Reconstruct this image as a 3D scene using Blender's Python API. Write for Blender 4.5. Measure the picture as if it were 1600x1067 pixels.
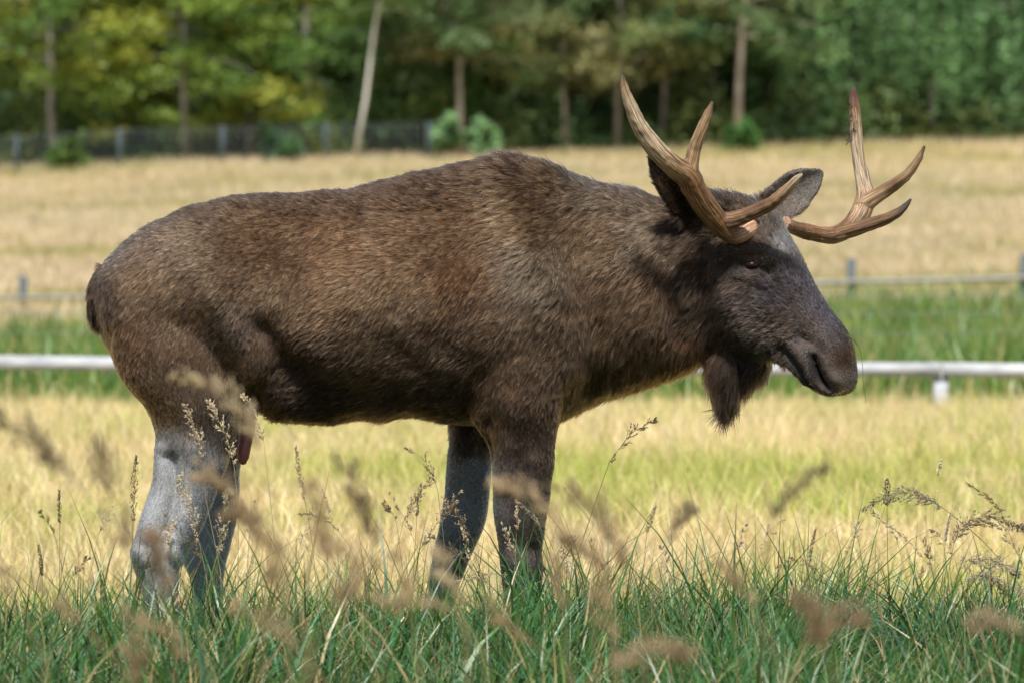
import bpy, bmesh, math, random
import numpy as np
from mathutils import Vector, kdtree

for _o in list(bpy.data.objects):
    bpy.data.objects.remove(_o)
SC = bpy.context.scene
COL = SC.collection
rng = np.random.default_rng(7)
random.seed(7)

# ------------------------------------------------------------------ camera
D = 18.0            # metres from the camera to the moose
FPX = 7740.0        # focal length in photo pixels (1600 wide)
HORIZON = 330.0
CAMZ = 780.0 / 430.0
PITCH = math.atan((533.5 - HORIZON) / FPX)
cam_d = bpy.data.cameras.new('camera')
cam = bpy.data.objects.new('camera', cam_d)
COL.objects.link(cam)
cam.location = (0, -D, CAMZ)
cam.rotation_euler = (math.pi / 2 - PITCH, 0, 0)
cam_d.sensor_width = 36.0
cam_d.lens = FPX / 1600 * 36.0
cam_d.clip_start = 0.1
cam_d.clip_end = 5000
cam_d.dof.use_dof = True
cam_d.dof.focus_distance = D - 0.25
cam_d.dof.aperture_fstop = (cam_d.lens / 1000) / 0.044
SC.camera = cam

# ------------------------------------------------------------------ world, sun, exposure
SUN_DIR = Vector((0.04, 0.52, -0.85)).normalized()     # the way the light travels
w = bpy.data.worlds.new('World')
SC.world = w
w.use_nodes = True
nt = w.node_tree
bg = nt.nodes['Background']
sky = nt.nodes.new('ShaderNodeTexSky')
sky.sky_type = 'NISHITA'
sky.sun_disc = False
to_sun = -SUN_DIR
sky.sun_elevation = math.asin(to_sun.z)
sky.sun_rotation = math.atan2(to_sun.x, to_sun.y)
sky.air_density = 1.0
sky.dust_density = 0.6
nt.links.new(sky.outputs[0], bg.inputs[0])
bg.inputs[1].default_value = 0.07
sun_d = bpy.data.lights.new('sun', 'SUN')
sun_d.energy = 5.0
sun_d.angle = math.radians(7.0)
sun_d.color = (1.0, 0.95, 0.87)
sun = bpy.data.objects.new('sun', sun_d)
sun.rotation_euler = SUN_DIR.to_track_quat('-Z', 'Y').to_euler()
sun.location = (0, 0, 60)
COL.objects.link(sun)
SC.view_settings.view_transform = 'Standard'
SC.view_settings.look = 'None'
SC.view_settings.gamma = 1.0
SC.view_settings.use_curve_mapping = False
SC.view_settings.exposure = 0.85
SC.render.engine = 'CYCLES'
SC.cycles.use_denoising = True
SC.cycles.max_bounces = 6
SC.cycles.diffuse_bounces = 3
SC.cycles.glossy_bounces = 3
SC.cycles.transmission_bounces = 4
SC.cycles.transparent_max_bounces = 8

# ------------------------------------------------------------------ helpers
_cp, _sp = math.cos(PITCH), math.sin(PITCH)


def U(px, py, Y):
    """photo pixel at world depth Y (metres from the moose's middle) -> world point(s)"""
    px, py, Y = np.asarray(px, float), np.asarray(py, float), np.asarray(Y, float)
    a = (px - 800) / FPX
    b = (533.5 - py) / FPX
    dy = _cp + b * _sp
    dz = -_sp + b * _cp
    s = (Y + D) / dy
    return np.stack(np.broadcast_arrays(a * s, Y + 0 * s, CAMZ + dz * s), -1)


def to_px(P):
    """world points -> photo pixels"""
    P = np.asarray(P, float)
    y = P[..., 1] + D
    z = P[..., 2] - CAMZ
    f = y * _cp - z * _sp
    u = y * _sp + z * _cp
    return 800 + FPX * P[..., 0] / f, 533.5 - FPX * u / f


def fast_mesh(name, verts, quads=None, tris=None, smooth=False):
    verts = np.asarray(verts, np.float32).reshape(-1, 3)
    me = bpy.data.meshes.new(name)
    me.vertices.add(len(verts))
    me.vertices.foreach_set('co', verts.ravel())
    flat, starts, n = [], [], 0
    if quads is not None and len(quads):
        q = np.asarray(quads, np.int32).reshape(-1, 4)
        flat.append(q.ravel()); starts.append(n + np.arange(len(q)) * 4); n += q.size
    if tris is not None and len(tris):
        t = np.asarray(tris, np.int32).reshape(-1, 3)
        flat.append(t.ravel()); starts.append(n + np.arange(len(t)) * 3); n += t.size
    flat = np.concatenate(flat); starts = np.concatenate(starts).astype(np.int32)
    me.loops.add(len(flat))
    me.loops.foreach_set('vertex_index', flat.astype(np.int32))
    me.polygons.add(len(starts))
    me.polygons.foreach_set('loop_start', starts)
    me.update(calc_edges=True)
    if smooth:
        me.polygons.foreach_set('use_smooth', np.ones(len(starts), bool))
    return me


def set_col(me, cols, name='Col'):
    cols = np.asarray(cols, np.float32)
    a = me.attributes.new(name, 'FLOAT_COLOR', 'POINT')
    if cols.shape[1] == 3:
        cols = np.concatenate([cols, np.ones((len(cols), 1), np.float32)], 1)
    a.data.foreach_set('color', np.ascontiguousarray(cols).ravel())


def link(name, data, mat=None, parent=None, **props):
    o = bpy.data.objects.new(name, data)
    COL.objects.link(o)
    if mat is not None and data is not None:
        data.materials.append(mat)
    if parent is not None:
        o.parent = parent
        o.matrix_parent_inverse = parent.matrix_world.inverted()
    for k, v in props.items():
        o[k] = v
    return o


def empty(name, loc, **props):
    o = bpy.data.objects.new(name, None)
    o.location = loc
    COL.objects.link(o)
    o.empty_display_size = 0.1
    o.matrix_world.translation = loc
    for k, v in props.items():
        o[k] = v
    return o


class MB:
    """collects tubes, boxes and loose faces into one mesh"""
    def __init__(self):
        self.v, self.q, self.t, self.c = [], [], [], []
        self.n = 0

    def add(self, v, q=None, t=None, c=None):
        v = np.asarray(v, float).reshape(-1, 3)
        if q is not None and len(q): self.q.append(np.asarray(q).reshape(-1, 4) + self.n)
        if t is not None and len(t): self.t.append(np.asarray(t).reshape(-1, 3) + self.n)
        self.v.append(v)
        if c is not None:
            self.c.append(np.broadcast_to(np.asarray(c, float), (len(v), 3)))
        self.n += len(v)

    def tube(self, pts, rad, sides=6, c=None):
        pts = np.asarray(pts, float); rad = np.broadcast_to(np.asarray(rad, float), (len(pts),))
        tan = np.gradient(pts, axis=0)
        tan /= np.linalg.norm(tan, axis=1, keepdims=True) + 1e-9
        ref = np.array([0.13, 0.97, 0.2]) if abs(tan[0][1]) < 0.9 else np.array([1, 0, 0.1])
        a = np.cross(tan, ref); a /= np.linalg.norm(a, axis=1, keepdims=True) + 1e-9
        b = np.cross(tan, a)
        ph = np.arange(sides) * 2 * np.pi / sides
        ring = a[:, None] * np.cos(ph)[None, :, None] + b[:, None] * np.sin(ph)[None, :, None]
        v = pts[:, None] + ring * rad[:, None, None]
        n = len(pts)
        i = np.arange(n - 1)[:, None] * sides; j = np.arange(sides)[None]
        k = (j + 1) % sides
        q = np.stack([i + j, i + k, i + sides + k, i + sides + j], -1).reshape(-1, 4)
        v = v.reshape(-1, 3)
        v = np.concatenate([v, pts[:1], pts[-1:]])
        m = n * sides
        t = [[m, (x + 1) % sides, x] for x in range(sides)] + [[m + 1, (n - 1) * sides + x, (n - 1) * sides + (x + 1) % sides] for x in range(sides)]
        self.add(v, q, t, c)

    def box(self, c, s, rot=0.0, jit=0.0):
        c = np.asarray(c, float); s = np.asarray(s, float) / 2
        v = np.array([[x, y, z] for x in (-1, 1) for y in (-1, 1) for z in (-1, 1)], float) * s
        if jit: v += rng.normal(0, jit, v.shape)
        ca, sa = math.cos(rot), math.sin(rot)
        v = np.stack([v[:, 0] * ca - v[:, 1] * sa, v[:, 0] * sa + v[:, 1] * ca, v[:, 2]], 1) + c
        self.add(v, [[0, 1, 3, 2], [4, 6, 7, 5], [0, 4, 5, 1], [2, 3, 7, 6], [0, 2, 6, 4], [1, 5, 7, 3]])

    def mesh(self, name, smooth=False):
        me = fast_mesh(name, np.concatenate(self.v), np.concatenate(self.q) if self.q else None,
                       np.concatenate(self.t) if self.t else None, smooth)
        if self.c: set_col(me, np.concatenate(self.c))
        return me


def smoothstep(a, b, x):
    t = np.clip((x - a) / (b - a), 0, 1)
    return t * t * (3 - 2 * t)


def vnoise(P, f, seed=0):
    """cheap smooth pseudo-noise, about -1..1"""
    P = np.asarray(P, float) * f
    r = np.random.default_rng(seed)
    out = np.zeros(P.shape[:-1])
    for k in range(5):
        d = r.normal(size=3); d /= np.linalg.norm(d)
        out += np.sin(P @ d * (1 + 0.45 * k) * 2.1 + r.uniform(0, 6.28) + 1.3 * np.sin(P @ r.normal(size=3) * 0.9 + r.uniform(0, 6)))
    return out / 3.0


def catmull(A, n):
    """resample rows of A smoothly, n steps between rows"""
    A = np.asarray(A, float)
    P = np.concatenate([2 * A[:1] - A[1:2], A, 2 * A[-1:] - A[-2:-1]])
    out = []
    for i in range(1, len(P) - 2):
        for s in range(n):
            t = s / n
            p0, p1, p2, p3 = P[i - 1], P[i], P[i + 1], P[i + 2]
            out.append(0.5 * (2 * p1 + (p2 - p0) * t + (2 * p0 - 5 * p1 + 4 * p2 - p3) * t * t + (3 * p1 - p0 - 3 * p2 + p3) * t ** 3))
    out.append(A[-1])
    return np.array(out)


# ------------------------------------------------------------------ materials
def new_mat(name):
    m = bpy.data.materials.new(name)
    m.use_nodes = True
    n = m.node_tree.nodes
    return m, n, m.node_tree.links, n['Principled BSDF']


def leaf_mat(name, trans=0.35, rough=0.55, gain=1.0):
    """colour from the blade or leaf's own attribute, some light passing through"""
    m, n, l, p = new_mat(name)
    at = n.new('ShaderNodeAttribute'); at.attribute_name = 'Col'
    nz = n.new('ShaderNodeTexNoise'); nz.inputs['Scale'].default_value = 9
    tc = n.new('ShaderNodeTexCoord'); l.new(tc.outputs['Object'], nz.inputs['Vector'])
    mr = n.new('ShaderNodeMapRange'); mr.inputs[3].default_value = 0.8 * gain; mr.inputs[4].default_value = 1.2 * gain
    l.new(nz.outputs[0], mr.inputs[0])
    mx = n.new('ShaderNodeVectorMath'); mx.operation = 'SCALE'
    l.new(at.outputs['Color'], mx.inputs[0]); l.new(mr.outputs[0], mx.inputs['Scale'])
    l.new(mx.outputs[0], p.inputs['Base Color'])
    p.inputs['Roughness'].default_value = rough
    p.inputs['Specular IOR Level'].default_value = 0.35
    tr = n.new('ShaderNodeBsdfTranslucent'); l.new(mx.outputs[0], tr.inputs[0])
    ms = n.new('ShaderNodeMixShader'); ms.inputs[0].default_value = trans
    l.new(p.outputs[0], ms.inputs[1]); l.new(tr.outputs[0], ms.inputs[2])
    l.new(ms.outputs[0], n['Material Output'].inputs[0])
    return m


def noise_mat(name, c1, c2, scale=8, rough=0.85, stretch=(1, 1, 1), bump=0.3, detail=6):
    m, n, l, p = new_mat(name)
    tc = n.new('ShaderNodeTexCoord'); mp = n.new('ShaderNodeMapping')
    mp.inputs['Scale'].default_value = stretch
    l.new(tc.outputs['Object'], mp.inputs[0])
    nz = n.new('ShaderNodeTexNoise'); nz.inputs['Scale'].default_value = scale; nz.inputs['Detail'].default_value = detail
    nz.inputs['Roughness'].default_value = 0.65
    l.new(mp.outputs[0], nz.inputs['Vector'])
    cr = n.new('ShaderNodeValToRGB')
    cr.color_ramp.elements[0].position = 0.32; cr.color_ramp.elements[0].color = (*c1, 1)
    cr.color_ramp.elements[1].position = 0.68; cr.color_ramp.elements[1].color = (*c2, 1)
    l.new(nz.outputs[0], cr.inputs[0]); l.new(cr.outputs[0], p.inputs['Base Color'])
    p.inputs['Roughness'].default_value = rough
    if bump:
        b = n.new('ShaderNodeBump'); b.inputs['Strength'].default_value = bump; b.inputs['Distance'].default_value = 0.02
        l.new(nz.outputs[0], b.inputs['Height']); l.new(b.outputs[0], p.inputs['Normal'])
    return m


# ------------------------------------------------------------------ ground
def hgt(x, y):
    """terrain height; y is metres beyond the moose"""
    x = np.asarray(x, float); y = np.asarray(y, float)
    d = y + D
    bank = 0.55 * (1 - smoothstep(5.0, 13.5, d))
    top = 3.62 + 0.012 * np.clip(x, -30, 30) - 0.0028 * np.clip(-x - 2, 0, 30) ** 2
    t = np.clip((d - 60) / 90.0, 0, 1.0)
    far = top * (t ** 1.35)
    far = far + 1.2 * smoothstep(150, 260, d)
    lump = 0.03 * np.sin(x * 1.1 + 0.6 * y) * np.sin(y * 0.8 + 1) + 0.12 * np.sin(x * 0.21 + 2) * np.sin(y * 0.13) * smoothstep(20, 60, d)
    return bank + far + lump * smoothstep(0.5, 3, np.abs(y) + 0 * x)


def build_ground():
    ys = np.concatenate([np.linspace(-400, -30, 12), np.linspace(-26, 60, 120), np.linspace(62, 160, 70), np.linspace(180, 2500, 22)])
    xs = np.concatenate([np.linspace(-1500, -60, 12), np.linspace(-50, 50, 121), np.linspace(60, 1500, 12)])
    X, Y = np.meshgrid(xs, ys)
    V = np.stack([X, Y, hgt(X, Y)], -1).reshape(-1, 3)
    nx = len(xs)
    i = np.arange(len(ys) - 1)[:, None] * nx + np.arange(nx - 1)[None]
    q = np.stack([i, i + 1, i + nx + 1, i + nx], -1).reshape(-1, 4)
    m, n, l, p = new_mat('dry_meadow_soil')
    tc = n.new('ShaderNodeTexCoord')
    big = n.new('ShaderNodeTexNoise'); big.inputs['Scale'].default_value = 0.16; big.inputs['Detail'].default_value = 5
    fine = n.new('ShaderNodeTexNoise'); fine.inputs['Scale'].default_value = 2.2; fine.inputs['Detail'].default_value = 8
    l.new(tc.outputs['Object'], big.inputs['Vector']); l.new(tc.outputs['Object'], fine.inputs['Vector'])
    cr = n.new('ShaderNodeValToRGB')
    e = cr.color_ramp.elements
    e[0].position = 0.30; e[0].color = (0.20, 0.20, 0.07, 1)
    e[1].position = 0.72; e[1].color = (0.42, 0.31, 0.16, 1)
    x = e.new(0.5); x.color = (0.36, 0.28, 0.13, 1)
    l.new(big.outputs[0], cr.inputs[0])
    c2 = n.new('ShaderNodeValToRGB')
    c2.color_ramp.elements[0].position = 0.3; c2.color_ramp.elements[0].color = (0.6, 0.6, 0.55, 1)
    c2.color_ramp.elements[1].position = 0.7; c2.color_ramp.elements[1].color = (1.2, 1.15, 1.1, 1)
    l.new(fine.outputs[0], c2.inputs[0])
    mx = n.new('ShaderNodeMix'); mx.data_type = 'RGBA'; mx.blend_type = 'MULTIPLY'; mx.inputs[0].default_value = 1
    l.new(cr.outputs[0], mx.inputs[6]); l.new(c2.outputs[0], mx.inputs[7])
    l.new(mx.outputs[2], p.inputs['Base Color'])
    p.inputs['Roughness'].default_value = 1.0
    p.inputs['Specular IOR Level'].default_value = 0.1
    b = n.new('ShaderNodeBump'); b.inputs['Strength'].default_value = 0.8; b.inputs['Distance'].default_value = 0.1
    l.new(fine.outputs[0], b.inputs['Height']); l.new(b.outputs[0], p.inputs['Normal'])
    link('ground', fast_mesh('ground', V, q, smooth=True), m, kind='structure',
         label='rolling ground of the dry pasture rising to the wood', category='ground')


build_ground()


# ------------------------------------------------------------------ grass blades as stuff
def blades(name, base, h, wid, bend, az, cols, mat, seg=3, tipcols=None, **props):
    N = len(base)
    t = np.linspace(0, 1, seg + 1)
    dirs = np.stack([np.cos(az), np.sin(az), 0 * az], -1)
    face = rng.uniform(0, np.pi, N)
    side = np.stack([np.cos(face), np.sin(face) * 0.5, 0 * face], -1)
    side /= np.linalg.norm(side, axis=1, keepdims=True)
    th = bend[:, None] * t[None] ** 1.3
    # integrate the curve
    ds = h[:, None] / seg
    mid = bend[:, None] * ((t[None, 1:] + t[None, :-1]) / 2) ** 1.2
    hx = np.concatenate([np.zeros((N, 1)), np.cumsum(np.sin(mid) * ds, 1)], 1)
    hz = np.concatenate([np.zeros((N, 1)), np.cumsum(np.cos(mid) * ds, 1)], 1)
    P = base[:, None] + dirs[:, None] * hx[..., None] + np.array([0, 0, 1.0]) * hz[..., None]
    wd = wid[:, None] * (1 - t[None] ** 1.6) * (0.55 + 0.45 * np.minimum(1, t[None] * 4)) + 0.0004
    V = np.stack([P - side[:, None] * wd[..., None] / 2, P + side[:, None] * wd[..., None] / 2], 2)   # N, seg+1, 2, 3
    k = np.arange(seg)[None] * 2 + np.arange(N)[:, None] * 2 * (seg + 1)
    q = np.stack([k, k + 1, k + 3, k + 2], -1).reshape(-1, 4)
    me = fast_mesh(name, V.reshape(-1, 3), q, smooth=True)
    tip = cols if tipcols is None else tipcols
    C = cols[:, None] * (1 - t[None, :, None]) + tip[:, None] * t[None, :, None]
    set_col(me, np.repeat(C[:, :, None], 2, 2).reshape(-1, 3))
    return link(name, me, mat, **props)


def mixcols(N, pal, wts, var=0.18):
    pal = np.array(pal); i = rng.choice(len(pal), N, p=np.array(wts) / sum(wts))
    return pal[i] * rng.uniform(1 - var, 1 + var, (N, 1)) * rng.uniform(0.94, 1.06, (N, 3))


M_GRASS = leaf_mat('grass_blade', 0.3, 0.38)
M_STRAW = leaf_mat('straw_blade', 0.4, 0.7)


def frustum_pts(N, d0, d1, margin=1.12, power=1.0, extra=0.8):
    """random ground points in the wedge the photo looks at, and a bit beyond"""
    d = d0 + (d1 - d0) * rng.uniform(0, 1, N) ** power
    half = 800 / FPX * d * margin + extra
    x = rng.uniform(-1, 1, N) * half
    y = d - D
    return np.stack([x, y, hgt(x, y) - 0.02], -1)


def field_grass():
    # straw of the sunlit paddock behind the moose, to the white rail
    N = 170000
    b = frustum_pts(N, 19.3, 46, power=0.85, margin=1.35, extra=1.2)
    g = vnoise(b, 0.55, 3) + 0.5 * vnoise(b, 1.7, 4) + 1.15 * np.exp(-((b[:, 1] + D - 31.5) / 3.2) ** 2) * (0.45 + 0.55 * np.tanh(b[:, 0] * 0.7 + 0.6))
    straw = mixcols(N, [(0.66, 0.55, 0.29), (0.60, 0.48, 0.23), (0.74, 0.64, 0.42), (0.46, 0.34, 0.16)], [4, 3, 3, 1])
    green = mixcols(N, [(0.36, 0.40, 0.085), (0.27, 0.35, 0.07), (0.48, 0.48, 0.15)], [3, 1, 3])
    k = smoothstep(0.1, 0.9, g + rng.normal(0, 0.3, N))[:, None]
    c = straw * (1 - k) + green * k
    blades('paddock_grass', b, rng.gamma(5, 0.036, N) * (1 - 0.3 * smoothstep(40, 43.5, b[:, 1] + D)) * (1 + 0.35 * vnoise(b, 0.9, 9)) + 0.04, rng.uniform(0.0035, 0.008, N), rng.uniform(0.5, 2.4, N),
           rng.uniform(0, 6.28, N), c, M_STRAW, 3, kind='stuff', label='sunlit straw yellow grass of the paddock behind the moose', category='grass')
    # green weeds between the two fences
    N = 60000
    b = frustum_pts(N, 46, 73, margin=1.9)
    d = b[:, 1] + D
    xr = b[:, 0] / d * D * 430 + 800
    keep = (np.abs(vnoise(b, 0.35, 12)) * 0.0 + smoothstep(-0.55, 0.2, vnoise(b, 0.45, 13) + 0.9 * smoothstep(1220, 1420, xr) + 0.9 * (1 - smoothstep(120, 330, xr)) - 0.2)) > rng.uniform(0, 1, N)
    keep &= rng.uniform(0, 1, len(keep)) < 1 - (1 - smoothstep(500, 900, xr)) * smoothstep(61, 67, d)
    b = b[keep]; N = len(b)
    c = mixcols(N, [(0.10, 0.19, 0.04), (0.065, 0.15, 0.03), (0.20, 0.25, 0.06), (0.33, 0.30, 0.12)], [4, 3, 2, 1.2])
    blades('weeds', b, rng.uniform(0.2, 0.75, N), rng.uniform(0.015, 0.045, N), rng.uniform(0.2, 1.4, N), rng.uniform(0, 6.28, N), c, M_GRASS, 3,
           kind='stuff', label='rank green weeds growing between the white rail and the far fence', category='weeds')
    # pale seeded hay field sloping up to the wood
    N = 200000
    b = frustum_pts(N, 60, 152, margin=1.9, extra=2.0)
    g = vnoise(b * np.array([0.5, 1.2, 1]), 0.16, 21) + 0.5 * vnoise(b, 0.6, 22)
    c = mixcols(N, [(0.54, 0.45, 0.30), (0.48, 0.39, 0.25), (0.62, 0.53, 0.38), (0.42, 0.34, 0.19)], [4, 3, 3, 2])
    gr = mixcols(N, [(0.30, 0.28, 0.09), (0.26, 0.27, 0.08)], [1, 1])
    k = smoothstep(0.05, 1.0, g)[:, None] * 0.85
    c = c * (1 - k) + gr * k
    blades('hay_field_grass', b, rng.uniform(0.14, 0.36, N), rng.uniform(0.018, 0.045, N), rng.uniform(0.2, 1.3, N), rng.uniform(0, 6.28, N), c, M_STRAW, 2,
           kind='stuff', label='pale dry grass of the hay field sloping up to the wood', category='grass')


def near_grass():
    # green sward in front of and around the moose's feet
    N = 95000
    b = frustum_pts(N, 13.6, 19.2, margin=1.2)
    x, y = b[:, 0], b[:, 1]
    cl = 1.2 * vnoise(b, 1.8, 31) + 1.0 * vnoise(b, 4.4, 32)
    px = x / (y + D) * FPX + 800
    tus = np.exp(-((px - 1500) / 95) ** 2) * np.exp(-((y + 0.9) / 0.8) ** 2) + 0.6 * np.exp(-((px - 1080) / 100) ** 2) + 0.5 * np.exp(-((px - 330) / 60) ** 2) + 0.4 * np.exp(-((px - 40) / 90) ** 2)
    keep = rng.uniform(0, 1, N) < np.clip(0.66 + 0.42 * cl + 0.4 * tus, 0.08, 1) * (1 - 0.75 * smoothstep(0.0, 1.0, y))
    b = b[keep]; cl = cl[keep]; tus = tus[keep]; px = px[keep]; y = y[keep]; N = len(b)
    h = rng.gamma(5, 0.060, N) * np.clip(1 + 0.2 * cl + 0.25 * tus, 0.5, 1.7) + 0.06
    h = np.minimum(h * 1.2, 0.52 + 0.32 * rng.uniform(0, 1, N) ** 2) * (1 + 0.12 * cl)
    h *= 1 - 0.35 * smoothstep(0.0, 0.9, y)
    c = mixcols(N, [(0.018, 0.066, 0.012), (0.030, 0.105, 0.020), (0.040, 0.135, 0.045), (0.06, 0.17, 0.095), (0.10, 0.155, 0.026), (0.30, 0.24, 0.115)], [6, 6, 3, 1.6, 3, 0.8])  # dark blue-green palette: the foreground's shade is put into the blade colours
    st = rng.uniform(0, 1, N) < 0.05 + 0.06 * (1 - smoothstep(200, 700, px))
    c[st] = mixcols(st.sum(), [(0.36, 0.28, 0.14), (0.26, 0.18, 0.09)], [2, 1])
    az = rng.normal(0.6, 1.0, N) + np.where(rng.uniform(0, 1, N) < 0.42, np.pi, 0)
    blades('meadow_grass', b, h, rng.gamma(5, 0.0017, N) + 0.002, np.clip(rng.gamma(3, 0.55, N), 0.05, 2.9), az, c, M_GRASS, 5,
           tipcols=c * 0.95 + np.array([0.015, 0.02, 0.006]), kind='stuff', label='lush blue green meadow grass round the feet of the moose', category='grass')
    # drooping tussocks of long broad blades, and flattened thatch
    n1 = 2600
    ctr = [(1500, -0.8, 0.17, 1.12), (1420, -0.6, 0.15, 0.95), (1080, -1.0, 0.2, 0.8), (940, -1.4, 0.16, 0.7), (330, -1.1, 0.15, 0.75), (40, -1.0, 0.2, 0.75), (640, -1.3, 0.18, 0.7), (1290, -1.3, 0.2, 0.75)]
    w_ = rng.choice(len(ctr), n1, p=np.array([5, 2.5, 1.5, 1, 1, 1, 1, 1]) / 14)
    cc = np.array(ctr)[w_]
    yy = cc[:, 1] + rng.normal(0, 1, n1) * cc[:, 2]; xx = (cc[:, 0] - 800) / FPX * (cc[:, 1] + D) + rng.normal(0, 1, n1) * cc[:, 2]
    b = np.stack([xx, yy, hgt(xx, yy) - 0.02], 1)
    c = mixcols(n1, [(0.022, 0.085, 0.03), (0.04, 0.135, 0.065), (0.065, 0.18, 0.115), (0.09, 0.15, 0.03)], [4, 4, 2, 1.5])
    az = np.arctan2(yy - cc[:, 1], xx - (cc[:, 0] - 800) / FPX * (cc[:, 1] + D)) + rng.normal(0, 0.5, n1)
    blades('tussock_grass', b, rng.uniform(0.45, 0.78, n1) * cc[:, 3] * 1.05, rng.uniform(0.006, 0.0125, n1), rng.uniform(1.5, 2.9, n1), az, c, M_GRASS, 7,
           kind='stuff', label='drooping broad blades of the grass tussocks before the moose', category='grass')
    n1 = 9000
    b = frustum_pts(n1, 14.0, 19.0, margin=1.2)
    c = mixcols(n1, [(0.20, 0.165, 0.07), (0.10, 0.13, 0.03), (0.05, 0.10, 0.025), (0.30, 0.24, 0.12)], [2, 3, 3, 1])
    blades('thatch', b, rng.uniform(0.2, 0.5, n1), rng.uniform(0.003, 0.008, n1), rng.uniform(1.6, 3.0, n1), rng.uniform(0, 6.28, n1), c, M_STRAW, 5,
           kind='stuff', label='flattened old blades matted under the green meadow grass', category='grass')
    # dry tangle of thin stems among it
    N = 1500
    b = frustum_pts(N, 14.5, 18.8, margin=1.15)
    c = mixcols(N, [(0.34, 0.26, 0.13), (0.20, 0.13, 0.07), (0.45, 0.36, 0.2)], [3, 2, 2])
    blades('dry_stems', b, rng.uniform(0.3, 0.72, N), rng.uniform(0.002, 0.0042, N), rng.uniform(0.05, 0.9, N), rng.uniform(0, 6.28, N), c, M_STRAW, 4,
           kind='stuff', label='thin dry stems tangled through the green meadow grass', category='grass')


# ------------------------------------------------------------------ fences
M_WHITE = noise_mat('weathered_white_paint', (0.20, 0.22, 0.25), (0.46, 0.47, 0.49), 9, 0.9, (0.4, 1, 3), 0.2)
M_GREYWOOD = noise_mat('silvery_weathered_wood', (0.16, 0.165, 0.155), (0.28, 0.275, 0.24), 10, 0.9, (0.5, 1, 4), 0.4)
M_POST = noise_mat('blue_grey_post', (0.045, 0.058, 0.062), (0.085, 0.10, 0.105), 6, 0.8, (3, 3, 0.6), 0.3)
M_POST2 = noise_mat('dark_teal_post', (0.03, 0.05, 0.06), (0.06, 0.085, 0.10), 6, 0.8, (3, 3, 0.6), 0.3)
M_WIRE = noise_mat('galvanised_wire', (0.07, 0.09, 0.10), (0.13, 0.16, 0.17), 30, 0.5, bump=0)


def build_fences():
    Y1 = 45.0 - D
    F = empty('rail_fence', tuple(U(1470, 640, Y1)), label='low white painted rail fence crossing the paddock behind the moose', category='fence')
    zr = U(800, 571, Y1)[2]
    tilt = -(10.0 / 1300)
    step = 745 / FPX * 45
    x0 = U(1470, 600, Y1)[0]
    for k in range(-5, 3):
        x = x0 + k * step
        g = float(hgt(x, Y1)); zz = zr + tilt * x
        m = MB(); m.box((x, Y1, (zz + 0.02 + g - 0.15) / 2 - 0.03), (0.135, 0.12, zz - g + 0.17), 0.02, 0.003)
        link('post', m.mesh('post'), M_WHITE, F)
        m = MB()
        for sx in range(6):                                # a board that sags a little between its posts
            xa, xb = x + 0.006 + (step - 0.012) * sx / 6, x + 0.006 + (step - 0.012) * (sx + 1) / 6
            za = zr + tilt * xa - 0.012 * math.sin(math.pi * sx / 6); zb = zr + tilt * xb - 0.012 * math.sin(math.pi * (sx + 1) / 6)
            v = [[q, Y1 - 0.075 + yy, zc + hh] for q, zc in ((xa, za), (xb, zb)) for yy in (-0.018, 0.014) for hh in (-0.062, 0.062)]
            m.add(v, [[0, 4, 5, 1], [2, 3, 7, 6], [1, 5, 7, 3], [0, 2, 6, 4]] + ([[0, 1, 3, 2]] if sx == 0 else []) + ([[4, 6, 7, 5]] if sx == 5 else []))
        link('rail', m.mesh('rail'), M_WHITE, F)
    # wires strung above the rail on thin stakes
    for py in (520, 490, 463):
        m = MB(); z = U(800, py, Y1)[2]
        xs = np.linspace(x0 - 5 * step, x0 + 3 * step, 60)
        m.tube(np.stack([xs, 0 * xs + Y1, z + 0.01 * np.sin(xs * 3)], 1), 0.003, 4)
        link('wire', m.mesh('wire'), M_WIRE, F)
    Y2 = 74.0 - D
    F = empty('far_fence', tuple(U(36, 505, Y2)), label='weathered grey post and rail fence beyond the green weeds', category='fence')
    posts = [(-290, 432), (36, 432), (350, 426), (680, 420), (1005, 413), (1330, 404), (1600, 398), (1900, 394)]
    tops = []
    for px, py in posts:
        p = U(px, py, Y2); g = float(hgt(p[0], Y2)) - 0.15
        m = MB(); m.box((p[0], Y2, (p[2] + g) / 2), (0.125, 0.12, p[2] - g), 0.05, 0.004)
        link('post', m.mesh('post'), M_POST, F)
        tops.append(U(px, py + (34 if px < 900 else 37), Y2))
    for a, b in zip(tops[:-1], tops[1:]):
        m = MB()
        m.tube(np.linspace(a, b, 5) + np.array([0, -0.085, 0]), 0.042, 4)
        link('rail', m.mesh('rail'), M_GREYWOOD, F)
    Y3 = 146.0 - D
    F = empty('wire_mesh_fence', tuple(U(22, 255, Y3)), label='blue grey wire mesh fence along the foot of the wood', category='fence')
    px = -135
    xs = []
    while px < 700:
        x = U(px, 250, Y3)[0]; g = float(hgt(x, Y3)) - 0.2
        xs.append(x)
        m = MB(); m.tube([[x, Y3, g], [x, Y3, g + 0.8], [x, Y3, g + 1.35]], 0.065, 6)
        link('post', m.mesh('post'), M_POST2, F)
        px += 161
    for zz in (0.2, 0.45, 0.7, 0.95, 1.1):
        m = MB(); xx = np.linspace(xs[0], xs[-1], 50)
        m.tube(np.stack([xx, 0 * xx + Y3 - 0.07, hgt(xx, 0 * xx + Y3) + zz], 1), 0.007, 4)
        link('wire', m.mesh('wire'), M_WIRE, F)
    m = MB()
    for x in np.arange(xs[0], xs[-1], 0.22):
        g = float(hgt(x, Y3))
        m.tube([[x, Y3 - 0.07, g + 0.05], [x, Y3 - 0.07, g + 1.1]], 0.006, 3)
    link('wire_verticals', m.mesh('wire_verticals'), M_WIRE, F, kind='stuff')


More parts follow.
